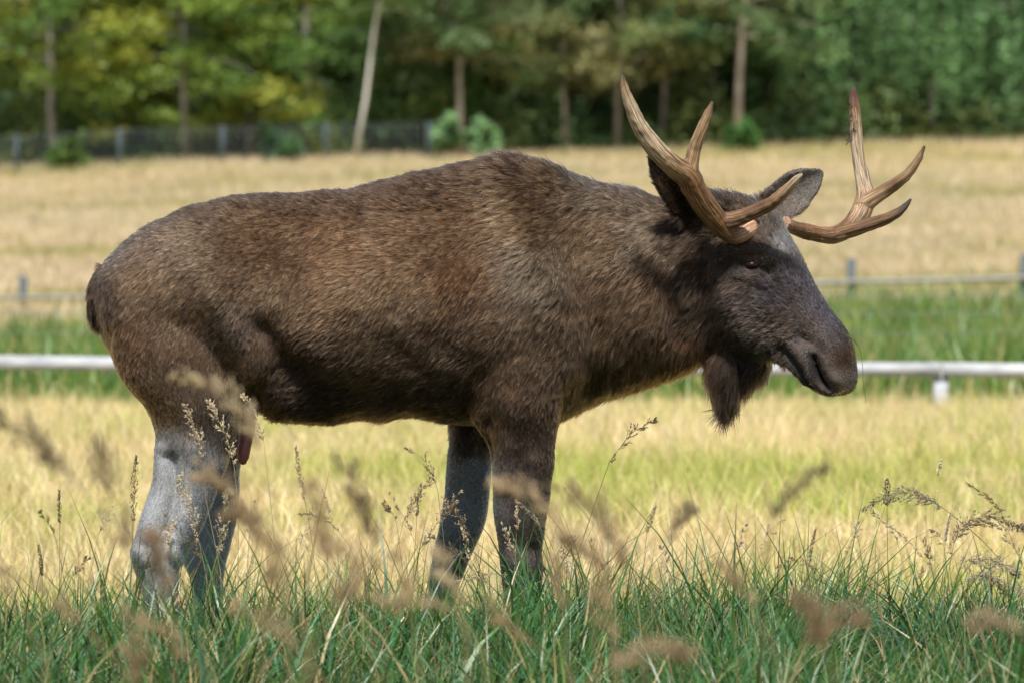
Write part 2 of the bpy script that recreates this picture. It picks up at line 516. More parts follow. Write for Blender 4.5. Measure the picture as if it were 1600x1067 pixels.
# ------------------------------------------------------------------ trees
M_LEAF = leaf_mat('tree_leaf', 0.35, 0.6)
M_BARK_G = noise_mat('grey_brown_bark', (0.12, 0.11, 0.09), (0.30, 0.275, 0.235), 5, 0.95, (4, 4, 0.7), 0.5)
M_BARK_P = noise_mat('pale_birch_bark', (0.40, 0.38, 0.33), (0.66, 0.64, 0.58), 4, 0.85, (2, 2, 5), 0.3)
M_BARK_T = noise_mat('tan_pine_bark', (0.16, 0.135, 0.105), (0.36, 0.31, 0.25), 5, 0.95, (3, 3, 1), 0.5)


def leaves_mesh(name, C, size, cols, droop=0.0):
    """C: leaf centres. Each leaf a folded diamond of four triangles' worth of area"""
    N = len(C)
    a = rng.normal(size=(N, 3)); a[:, 2] = a[:, 2] * 0.6 - droop
    a /= np.linalg.norm(a, axis=1, keepdims=True)
    b = np.cross(a, rng.normal(size=(N, 3))); b /= np.linalg.norm(b, axis=1, keepdims=True)
    s = size[:, None]
    V = np.stack([C - a * s, C + b * s * 0.55, C + a * s, C - b * s * 0.55], 1)
    q = np.arange(N * 4).reshape(-1, 4)
    me = fast_mesh(name, V.reshape(-1, 3), q)
    set_col(me, np.repeat(cols, 4, 0))
    return me


def tree(px, d, style, label, trunk_r=0.17, lean=0.0, H=15, pal=None, bark=None, base_py=None, group='trees along the edge of the wood', name='tree', reach=3.2, low=0.8, dens=1.0):
    Y = d - D
    x = float((px - 800) / FPX * d)
    g = float(hgt(x, Y)) - 0.1
    T = empty(name, (x, Y, g), label=label, category='tree', group=group)
    r = np.random.default_rng(int(px * 7 + d) + 5000)
    n = 9
    zz = np.linspace(0, H, n)
    off = np.cumsum(r.normal(0, 0.07, (n, 2)), 0); off[0] = 0
    pts = np.stack([x + lean * zz + off[:, 0], Y + off[:, 1], g + zz], 1)
    m = MB()
    rad = trunk_r * (1 - 0.75 * zz / H) * np.where(zz < 0.2, 1.3, 1)
    m.tube(pts, rad * 0.62, 8)
    C, S, K = [], [], []
    pal = np.array(pal) * (1.85 if name == 'tree' else 1.0)
    nb = int({'broad': 40, 'spruce': 62, 'pine': 34, 'willow': 46, 'bush': 16}[style] * dens)
    for i in range(nb):
        f = (i + r.uniform(0, 0.9)) / nb
        z = low + (H - low) * (f ** 1.25)
        j = min(n - 2, int(z / H * (n - 1))); t = z / H * (n - 1) - j
        o = pts[j] * (1 - t) + pts[j + 1] * t
        az = i * 2.4 + r.uniform(-0.5, 0.5)
        if style == 'broad':
            L = reach * (1 - 0.55 * f) * r.uniform(0.6, 1.15); up = r.uniform(0.0, 0.5); sag = -0.16
        elif style == 'spruce':
            L = reach * (1 - f) ** 0.8 * r.uniform(0.75, 1.1) + 0.3; up = -0.12; sag = -0.05
        elif style == 'pine':
            L = reach * (1 - 0.6 * f) * r.uniform(0.5, 1.1); up = r.uniform(-0.1, 0.3); sag = -0.10
        elif style == 'willow':
            L = reach * (1 - 0.5 * f) * r.uniform(0.6, 1.1); up = 0.5; sag = -0.16
        else:
            L = reach * r.uniform(0.25, 1.1); up = r.uniform(0.1, 1.6); sag = -0.05
        s = np.linspace(0, 1, 6)
        hor = np.array([math.cos(az), math.sin(az), 0])
        br = o + hor * (L * s)[:, None] + np.array([0, 0, 1.0]) * (up * L * s + sag * L * L * s * s * 0.6)[:, None]
        m.tube(br, np.linspace(max(0.018, trunk_r * 0.22), 0.008, 6), 4)
        hi = z > 9.0
        per = int((26 if hi else (230 if style != 'bush' else 120)) * (0.5 + L / reach) * dens)
        u = r.uniform(0.18, 1.0, per) ** 0.75
        k = np.minimum((u * 5).astype(int), 4); fr = (u * 5 - k)[:, None]
        c = br[k] * (1 - fr) + br[k + 1] * fr
        if style == 'broad':
            cl = r.normal(size=(5, 3)) * np.array([0.5, 0.5, 0.26]) * L / 2.5
            c = c + cl[r.integers(0, 5, per)] + r.normal(size=(per, 3)) * np.array([0.26, 0.26, 0.15])
        elif style == 'spruce':
            c = c + r.normal(size=(per, 3)) * np.array([0.22, 0.22, 0.08]); c[:, 2] -= r.gamma(1.3, 0.11, per)
        elif style == 'pine':
            cl = r.normal(size=(4, 3)) * np.array([0.55, 0.55, 0.3])
            c = c + cl[r.integers(0, 4, per)] + r.normal(size=(per, 3)) * 0.17
        elif style == 'willow':
            st = r.normal(size=(9, 3)) * np.array([0.5, 0.5, 0.2])
            w_ = r.integers(0, 9, per)
            c = br[np.minimum(1 + w_ % 5, 5)] + st[w_] + r.normal(size=(per, 3)) * 0.07
            c[:, 2] -= r.uniform(0, 2.4, per)
        else:
            cl = r.normal(size=(3, 3)) * 0.16
            c = c + cl[r.integers(0, 3, per)] + r.normal(size=(per, 3)) * 0.08
        C.append(c)
        S.append(np.full(per, (0.30 if hi else 0.115)) * r.uniform(0.6, 1.25, per))
        base = pal[r.integers(0, len(pal))]
        K.append(base * r.uniform(0.75, 1.25) * r.uniform(0.8, 1.2, (per, 1)))
    C = np.concatenate(C); S = np.concatenate(S); K = np.concatenate(K)
    ok = C[:, 2] > g + 0.12
    link('trunk', m.mesh('trunk', True), bark or M_BARK_G, T)
    link('crown', leaves_mesh('crown', C[ok], S[ok], K[ok], 0.5 if style == 'willow' else 0.1), M_LEAF, T)


PAL_YEL = [(0.12, 0.145, 0.018), (0.085, 0.125, 0.02), (0.055, 0.10, 0.02), (0.145, 0.16, 0.022)]
PAL_GRN = [(0.05, 0.095, 0.02), (0.07, 0.12, 0.024), (0.10, 0.13, 0.03), (0.04, 0.08, 0.022)]
PAL_SPR = [(0.035, 0.08, 0.033), (0.05, 0.105, 0.042), (0.07, 0.115, 0.04)]
PAL_OLV = [(0.10, 0.115, 0.04), (0.075, 0.105, 0.04), (0.13, 0.13, 0.055), (0.06, 0.10, 0.037)]
PAL_WIL = [(0.07, 0.135, 0.05), (0.09, 0.16, 0.06), (0.05, 0.105, 0.04)]
PAL_MINT = [(0.19, 0.34, 0.15), (0.15, 0.28, 0.12)]


def build_trees():
    t = tree
    t(85, 149.3, 'broad', 'yellow green broadleaf tree with dark trunk nearest the left edge of the wood', 0.2, 0.004, pal=PAL_YEL, low=2.4)
    t(-60, 153, 'broad', 'yellow green broadleaf tree cut by the left edge of the picture', 0.2, pal=PAL_YEL, low=1.2)
    t(200, 150.5, 'broad', 'bright yellow green tree between the two dark trunks on the left', 0.1, pal=PAL_YEL, low=0.9, H=9, reach=2.2)
    t(292, 149.3, 'broad', 'yellow green broadleaf tree with grey trunk behind the rump of the moose', 0.2, -0.003, pal=PAL_YEL, low=2.2)
    t(385, 149.5, 'broad', 'brightest yellow green tree reaching out over the mesh fence', 0.13, 0.01, pal=PAL_YEL, low=0.9, H=9, reach=2.5)
    t(480, 156, 'spruce', 'dark spruce left of the pale leaning birch trunk', 0.16, pal=PAL_GRN, low=0.4, reach=3.0)
    t(553, 147.6, 'pine', 'leaning birch with pale bare trunk', 0.10, 0.15, pal=PAL_GRN, bark=M_BARK_P, low=4.6)
    t(612, 154, 'broad', 'green broadleaf tree right of the pale leaning birch trunk', 0.14, pal=PAL_GRN, low=0.7, reach=2.8)
    t(672, 151, 'broad', 'low green broadleaf tree with tan patches left of the straight brown trunk', 0.09, pal=PAL_OLV + PAL_GRN, low=0.6, H=7, reach=2.0)
    t(722, 148.4, 'pine', 'pine with straight brown trunk rising behind the mint green sapling', 0.17, -0.004, pal=PAL_OLV, bark=M_BARK_T, low=3.2)
    t(800, 157, 'spruce', 'dark green spruce above the hump of the moose', 0.16, pal=PAL_SPR + PAL_GRN, low=0.4, reach=3.0)
    t(885, 149.5, 'pine', 'olive green pine with slim trunk left of the near antler', 0.13, -0.004, pal=PAL_OLV, bark=M_BARK_T, low=2.2, reach=2.2)
    t(965, 149.2, 'pine', 'olive pine with slim grey trunk behind the tallest antler tine', 0.14, 0.002, pal=PAL_OLV, bark=M_BARK_G, low=2.8)
    t(1032, 150, 'pine', 'slim pine with tilted grey trunk between the near antler tines', 0.12, -0.03, pal=PAL_SPR + PAL_OLV, low=3.2, reach=2.4)
    t(1090, 160, 'spruce', 'dark spruce behind the near antler', 0.16, pal=PAL_SPR, low=0.8, reach=3.0)
    t(1153, 148.2, 'pine', 'pine with tall pale tan trunk between the two antlers', 0.19, 0.006, pal=PAL_OLV, bark=M_BARK_T, low=3.4, reach=2.4)
    t(1220, 157, 'spruce', 'dark spruce right of the tall pale tan trunk', 0.16, pal=PAL_SPR, low=0.5, reach=3.0)
    t(1330, 152, 'willow', 'drooping light green willow behind the far antler', 0.17, pal=PAL_WIL, low=2.5, reach=3.0)
    t(1455, 150.5, 'willow', 'drooping light green willow right of the far antler', 0.17, pal=PAL_WIL, low=2.8, reach=3.0)
    t(1585, 153, 'willow', 'drooping green willow cut by the right edge of the picture', 0.2, -0.05, pal=PAL_WIL, low=2.6, reach=3.0)
    slim = [(28, 155, 'dark slim trunk at the left edge of the wood'), (150, 156, 'slim grey trunk among the yellow green leaves'), (430, 157, 'slim trunk left of the dark spruce'), (655, 155, 'slim grey trunk between birch and brown pine'),
            (770, 156, 'slim trunk just right of the brown pine'), (845, 155, 'slim trunk above the neck of the moose'), (925, 156, 'slim grey trunk left of the tallest tine'), (1005, 154, 'slim grey trunk beside the tallest tine'),
            (1118, 155, 'slim trunk just left of the tall tan trunk'), (1190, 157, 'slim trunk just right of the tall tan trunk'), (1270, 155, 'slim dark trunk left of the willows'), (1500, 156, 'slim trunk between the two right willows')]
    for k, (px, d, lb) in enumerate(slim):
        t(px, d, 'pine', lb + ', its crown high', 0.12, [0.02, -0.03, 0.01, -0.015][k % 4], pal=[PAL_GRN, PAL_OLV, PAL_GRN][k % 3], bark=[M_BARK_G, M_BARK_T][k % 2], low=[3.4, 2.6, 3.0][k % 3], reach=2.2)
    t(712, 146.3, 'bush', 'mint green sapling at the foot of the brown pine trunk', 0.035, pal=PAL_MINT, low=0.5, H=1.15, reach=0.27, dens=0.55, name='sapling', group='saplings along the foot of the wood')
    t(752, 146.3, 'bush', 'smaller mint green sapling right of its twin', 0.03, pal=PAL_MINT, low=0.5, H=0.95, reach=0.22, name='sapling', group='saplings along the foot of the wood', dens=0.6)
    t(430, 146.3, 'bush', 'round blue green bush at the end of the mesh fence', 0.03, pal=[(0.07, 0.16, 0.06), (0.06, 0.13, 0.05)], low=0.05, H=0.45, reach=0.4, name='bush', group='saplings along the foot of the wood')
    t(1165, 146.3, 'bush', 'fresh green bush at the foot of the tall tan trunk', 0.03, pal=[(0.07, 0.17, 0.04)], low=0.1, H=0.6, reach=0.5, name='bush', group='saplings along the foot of the wood', dens=0.7)
    t(115, 146.3, 'bush', 'low green bush behind the mesh fence on the left', 0.03, pal=PAL_GRN + [(0.1, 0.18, 0.03)], low=0.05, H=0.4, reach=0.45, name='bush', group='saplings along the foot of the wood')
    # undergrowth filling the foot of the wood
    n1 = 80000
    d = rng.uniform(149, 160, n1); x = (rng.uniform(-800, 2400, n1) - 800) / FPX * d
    top = 0.5 + 1.5 * np.clip(0.5 + 0.5 * np.sin(x * 1.3 + d * 0.8) + 0.35 * np.sin(x * 3.1 + d * 1.7), 0, 1.4)
    P = np.stack([x, d - D, hgt(x, d - D) + rng.uniform(0, 1, n1) ** 0.8 * top], 1)
    hue = (0.5 + 0.5 * np.sin(x * 0.9 + d * 1.3))[:, None]
    c = (np.array([0.075, 0.15, 0.055]) * hue + np.array([0.13, 0.165, 0.045]) * (1 - hue)) * rng.uniform(0.6, 1.3, (n1, 1))
    link('undergrowth', leaves_mesh('undergrowth', P, rng.uniform(0.07, 0.16, n1), c), M_LEAF, kind='stuff', label='green shrubby undergrowth along the foot of the wood', category='undergrowth')
    # the deep wood behind the first trees
    N = 165000
    d = rng.uniform(160, 196, N); px = rng.uniform(-900, 2500, N)
    x = (px - 800) / FPX * d
    z = rng.uniform(0, 1, N) ** 0.9 * 13
    cx = np.sin(x * 1.1 + d * 0.5) + np.sin(z * 0.9 + d * 0.3 + x * 0.3) + 0.8 * np.sin(x * 2.7 + z * 1.7 + d)
    keep = cx > -0.75
    P = np.stack([x, d - D, hgt(x, d - D) + z], 1)[keep]
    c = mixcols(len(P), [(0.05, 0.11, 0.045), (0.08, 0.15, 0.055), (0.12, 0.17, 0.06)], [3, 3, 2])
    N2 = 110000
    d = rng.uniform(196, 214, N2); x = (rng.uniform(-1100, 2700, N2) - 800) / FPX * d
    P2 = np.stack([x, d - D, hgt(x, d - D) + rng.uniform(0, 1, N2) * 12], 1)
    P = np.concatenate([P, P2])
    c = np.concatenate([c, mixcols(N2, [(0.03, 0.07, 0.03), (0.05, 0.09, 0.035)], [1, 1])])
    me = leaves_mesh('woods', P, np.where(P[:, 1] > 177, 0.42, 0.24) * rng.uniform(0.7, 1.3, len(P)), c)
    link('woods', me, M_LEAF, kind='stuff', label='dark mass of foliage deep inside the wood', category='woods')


# ------------------------------------------------------------------ the moose
YS = 1 / 430.0
# body: x_top, y_top, x_bottom, y_bottom, half width, y centre, turn (deg), top narrowing   (photo pixels)
BODY = [
    (152, 440, 156, 498, 34, 0, 0, .0), (167, 414, 172, 540, 74, 0, 0, .05), (202, 378, 202, 590, 108, 0, 0, .1), (255, 347, 255, 625, 128, 0, 0, .15),
    (325, 320, 325, 632, 140, 0, 0, .2), (400, 309, 402, 640, 148, 0, 0, .25), (480, 305, 482, 656, 156, 0, 0, .3), (560, 300, 560, 652, 160, 0, 0, .35),
    (640, 280, 640, 648, 162, 0, 0, .45), (720, 264, 722, 660, 158, 0, 0, .55), (790, 254, 782, 672, 150, 0, 0, .6), (845, 260, 850, 668, 138, 0, 0, .6),
    (895, 280, 908, 638, 116, 0, 0, .5), (945, 294, 962, 616, 96, 0, 0, .4), (995, 303, 1012, 600, 84, -2, 3, .3), (1042, 312, 1060, 582, 76, -6, 8, .2),
    (1085, 318, 1098, 566, 70, -12, 13, .1), (1128, 314, 1122, 556, 64, -24, 19, .0), (1170, 318, 1152, 556, 62, -40, 24, .0), (1206, 338, 1180, 560, 58, -54, 26, .0),
    (1232, 380, 1202, 559, 51, -66, 26, .0), (1254, 424, 1216, 562, 44, -76, 26, .0), (1278, 463, 1229, 569, 41, -86, 26, .0), (1301, 497, 1243, 583, 44, -96, 26, .05),
    (1317, 527, 1258, 599, 49, -104, 26, .1), (1324, 558, 1274, 609, 50, -110, 26, .05), (1324, 584, 1287, 614, 46, -114, 26, .0), (1319, 602, 1297, 616, 36, -116, 26, .0)]
# limbs: (x, y, half width across the picture, half width in depth), y centre
LEGS = {
    'near_fore': (-92, [(800, 470, 62, 40), (800, 560, 78, 48), (806, 630, 68, 48), (815, 690, 51, 42), (815, 750, 45, 37), (813, 800, 41, 33), (813, 850, 34, 29), (815, 895, 31, 29),
                        (814, 945, 24, 24), (814, 1010, 21, 20), (816, 1062, 24, 23), (830, 1085, 26, 24), (842, 1112, 34, 28)]),
    'far_fore': (92, [(770, 560, 60, 45), (752, 640, 46, 44), (738, 690, 36, 38), (731, 750, 35, 34), (726, 800, 36, 32), (712, 850, 32, 28), (699, 895, 26, 26),
                      (686, 945, 21, 22), (672, 1000, 19, 19), (662, 1055, 21, 21), (672, 1080, 24, 22), (684, 1106, 32, 26)]),
    'near_hind': (-78, [(262, 470, 84, 48), (282, 540, 98, 62), (304, 605, 80, 60), (310, 660, 64, 48), (304, 710, 56, 40), (292, 760, 50, 34), (278, 800, 47, 31),
                        (261, 838, 43, 29), (249, 868, 37, 28), (255, 910, 28, 25), (263, 955, 23, 22), (268, 1015, 21, 20), (270, 1060, 24, 23), (282, 1085, 26, 24), (294, 1112, 34, 28)]),
    'far_hind': (86, [(262, 520, 70, 50), (290, 590, 68, 56), (318, 645, 52, 48), (330, 700, 43, 40), (332, 760, 36, 34), (328, 805, 36, 30), (320, 845, 37, 28),
                      (316, 880, 32, 27), (320, 920, 24, 22), (324, 965, 20, 20), (328, 1020, 19, 19), (330, 1062, 21, 21), (342, 1085, 24, 22), (354, 1108, 32, 26)]),
}
EAR_N = [(1088, 352, -58, 17), (1072, 325, -84, 26), (1052, 290, -108, 29), (1030, 262, -122, 22), (1013, 243, -128, 8)]
EAR_F = [(1185, 340, 34, 18), (1215, 322, 52, 29), (1244, 300, 66, 33), (1272, 280, 74, 21), (1291, 266, 78, 5)]


def ring_mesh(mb, rings):
    R = np.asarray(rings); n, s = R.shape[:2]
    i = np.arange(n - 1)[:, None] * s; j = np.arange(s)[None]; k = (j + 1) % s
    q = np.stack([i + j, i + k, i + s + k, i + s + j], -1).reshape(-1, 4)
    v = np.concatenate([R.reshape(-1, 3), R[0].mean(0)[None], R[-1].mean(0)[None]])
    m = n * s
    t = [[m, (x + 1) % s, x] for x in range(s)] + [[m + 1, (n - 1) * s + x, (n - 1) * s + (x + 1) % s] for x in range(s)]
    mb.add(v, q, t)


def moose_shell():
    mb = MB()
    S = 40
    ph = np.arange(S) * 2 * np.pi / S
    rows = catmull(BODY, 5)
    rings = []
    for xt, yt, xb, yb, hw, yc, turn, nar in rows:
        cx, cy = (xt + xb) / 2, (yt + yb) / 2
        ax, ay = (xt - xb) / 2, (yt - yb) / 2
        ca, sa = np.cos(ph), np.sin(ph)
        e = 2 / 2.25
        ca2 = np.sign(ca) * np.abs(ca) ** e; sa2 = np.sign(sa) * np.abs(sa) ** e
        wd = hw * (1 - nar * smoothstep(-0.1, 1.0, ca)) * sa2
        th = math.radians(turn)
        px = cx + ax * ca2 + wd * math.sin(th)
        py = cy + ay * ca2
        Y = (yc + wd * math.cos(th)) * YS
        rings.append(U(px, py, 0 * Y) + np.stack([0 * Y, Y, 0 * Y], -1))
    ring_mesh(mb, rings)
    for yc, pts in LEGS.values():
        rows = catmull(pts, 5)
        P = U(rows[:, 0], rows[:, 1], np.full(len(rows), 0.0))
        tan = np.gradient(P, axis=0); tan /= np.linalg.norm(tan, axis=1, keepdims=True)
        side = np.stack([-tan[:, 2], 0 * tan[:, 0], tan[:, 0]], 1)
        rings = []
        for k in range(len(rows)):
            hx, hy = rows[k, 2] * YS, rows[k, 3] * YS
            inward = 1.0
            c = P[k] + np.array([0, yc * YS * inward, 0])
            rings.append(c + side[k] * hx * np.cos(ph)[:, None] + np.array([0, 1.0, 0]) * hy * np.sin(ph)[:, None])
        ring_mesh(mb, rings)
    # ears: thick cupped leaves
    for pts, op in ((EAR_N, (-0.25, -0.95, 0.0)), (EAR_F, (0.15, -1.0, 0.1))):
        rows = catmull([(p[0], p[1], p[2], p[3]) for p in pts], 5)
        P = U(rows[:, 0], rows[:, 1], 0 * rows[:, 0]); P[:, 1] += rows[:, 2] * YS
        tan = np.gradient(P, axis=0); tan /= np.linalg.norm(tan, axis=1, keepdims=True)
        nrm = np.array(op) - (tan @ np.array(op))[:, None] * tan
        nrm /= np.linalg.norm(nrm, axis=1, keepdims=True)
        sd = np.cross(tan, nrm)
        rings = []
        for k in range(len(rows)):
            w_ = rows[k, 3] * YS
            # crescent section opening along nrm
            a = np.linspace(-1, 1, 11)
            outer = sd[k] * (w_ * a)[:, None] - nrm[k] * (w_ * 0.75 * (1 - a * a) + 0.007)[:, None]
            inner = sd[k] * (w_ * a * 0.9)[:, None] - nrm[k] * (w_ * 0.45 * (1 - a * a) - 0.008)[:, None]
            rings.append(P[k] + np.concatenate([outer, inner[::-1]]))
        ring_mesh(mb, rings)
    # tail
    rows = catmull([(180, 430, 0, 27), (165, 452, 0, 25), (155, 478, 0, 18), (152, 500, 0, 11), (150, 512, 0, 4)], 4)
    P = U(rows[:, 0], rows[:, 1], 0 * rows[:, 0])
    mb.tube(P, rows[:, 3] * YS, 12)
    # bell under the throat
    rows = catmull([(1132, 535, -26, 38), (1134, 570, -28, 38), (1136, 598, -30, 30), (1134, 620, -30, 19), (1132, 637, -30, 7)], 4)
    P = U(rows[:, 0], rows[:, 1], 0 * rows[:, 0]); P[:, 1] += rows[:, 2] * YS
    mb.tube(P, rows[:, 3] * YS * 0.9, 12)
    rows = catmull([(1178, 540, -36, 34), (1174, 566, -34, 30), (1163, 588, -32, 20), (1154, 604, -32, 8)], 4)
    P = U(rows[:, 0], rows[:, 1], 0 * rows[:, 0]); P[:, 1] += rows[:, 2] * YS
    mb.tube(P, rows[:, 3] * YS * 0.9, 12)
    return mb


def remesh(mb, voxel, smooth_it):
    me = mb.mesh('shell')
    o = bpy.data.objects.new('shell', me); COL.objects.link(o)
    m = o.modifiers.new('r', 'REMESH'); m.mode = 'VOXEL'; m.voxel_size = voxel
    s = o.modifiers.new('s', 'SMOOTH'); s.factor = 0.5; s.iterations = smooth_it
    dg = bpy.context.evaluated_depsgraph_get()
    out = bpy.data.meshes.new_from_object(o.evaluated_get(dg))
    bpy.data.objects.remove(o)
    return out


def mesh_arrays(me):
    v = np.empty(len(me.vertices) * 3, np.float32); me.vertices.foreach_get('co', v)
    n = np.empty(len(me.vertices) * 3, np.float32); me.vertices.foreach_get('normal', n)
    return v.reshape(-1, 3).astype(float), n.reshape(-1, 3).astype(float)


def seg_dist(px, py, pts):
    """distance in pixels to a polyline"""
    d = np.full(px.shape, 1e9)
    for (x0, y0), (x1, y1) in zip(pts[:-1], pts[1:]):
        dx, dy = x1 - x0, y1 - y0
        t = np.clip(((px - x0) * dx + (py - y0) * dy) / (dx * dx + dy * dy), 0, 1)
        d = np.minimum(d, np.hypot(px - x0 - t * dx, py - y0 - t * dy))
    return d


# relief of the near side: polyline, radius px, height in mm (+ out, - in)
RELIEF = [
    ([(800, 300), (830, 400), (868, 500), (880, 560)], 42, 20), ([(905, 400), (930, 500), (925, 600)], 26, -20), ([(735, 420), (745, 520), (740, 620)], 32, -12),
    ([(790, 520), (820, 620)], 48, 16), ([(760, 660), (756, 720)], 16, -14), ([(300, 400), (345, 430)], 45, 16), ([(470, 400), (500, 450)], 60, -20),
    ([(345, 470), (385, 540), (398, 590)], 24, 22), ([(415, 520), (440, 570), (500, 610), (560, 630)], 26, -26), ([(400, 600), (408, 640)], 16, -20),
    ([(290, 520), (330, 580)], 34, -10), ([(430, 640), (500, 655), (600, 640)], 26, 14), ([(560, 470), (620, 480), (690, 500)], 70, 12),
    ([(980, 420), (1000, 520)], 50, 10), ([(1040, 400), (1060, 520)], 22, -12), ([(1098, 400), (1105, 470), (1112, 540)], 20, -12),
    ([(266, 716), (271, 770), (262, 826)], 9, -17), ([(252, 700), (246, 780), (228, 840)], 9, 7), ([(300, 700), (296, 780), (282, 840)], 15, 9), ([(218, 862), (228, 874)], 11, 8), ([(272, 862), (280, 880)], 13, 9), ([(800, 880), (830, 880)], 16, 8), ([(795, 760), (800, 850)], 9, -8), ([(835, 720), (832, 840)], 12, 6), ([(790, 700), (785, 760)], 14, 6), ([(244, 860), (250, 880)], 14, 4),
    # face
    ([(1146, 396), (1165, 390), (1190, 391), (1206, 404)], 9, 13), ([(1160, 415), (1185, 418), (1200, 426)], 7, -10), ([(1152, 430), (1178, 436), (1196, 446)], 7, 9),
    ([(1135, 470), (1165, 510), (1190, 535)], 24, 14), ([(1200, 440), (1230, 480), (1245, 520)], 16, -8), ([(1165, 450), (1200, 490)], 12, 6),
    ([(1222, 543), (1240, 568), (1258, 590), (1270, 604)], 5, -16), ([(1232, 530), (1252, 556), (1268, 585)], 9, 9), ([(1225, 560), (1243, 583), (1258, 598)], 8, 8),
    ([(1270, 560), (1276, 580), (1286, 597), (1294, 606)], 7, -46), ([(1262, 560), (1266, 580), (1274, 600)], 6, 9), ([(1252, 530), (1268, 535), (1282, 548)], 9, -13), ([(1290, 550), (1312, 548)], 18, 12),
    ([(1296, 572), (1305, 594)], 11, 14), ([(1268, 565), (1272, 595)], 6, 8), ([(1190, 340), (1215, 350)], 18, 8), ([(1120, 330), (1160, 325)], 26, 10),
]


def sculpt(V, N):
    px, py = to_px(V)
    near = smoothstep(0.15, -0.35, N[:, 1])
    disp = np.zeros(len(V))
    for pts, r, mm in RELIEF:
        d = seg_dist(px, py, pts)
        disp += mm * (0.0016 if pts[0][0] < 1115 else 0.0013) * np.exp(-(d / r) ** 2)
    V = V + N * (disp * near)[:, None]
    nd = np.exp(-(seg_dist(px, py, [(1275, 570), (1280, 584), (1287, 597), (1293, 604)]) / 4.6) ** 2) * (N[:, 1] < 0.2)
    V = V + nd[:, None] * np.array([-0.006, 0.022, 0.008])
    V = V + N * (vnoise(V, 9, 71) * 0.004)[:, None]
    return V


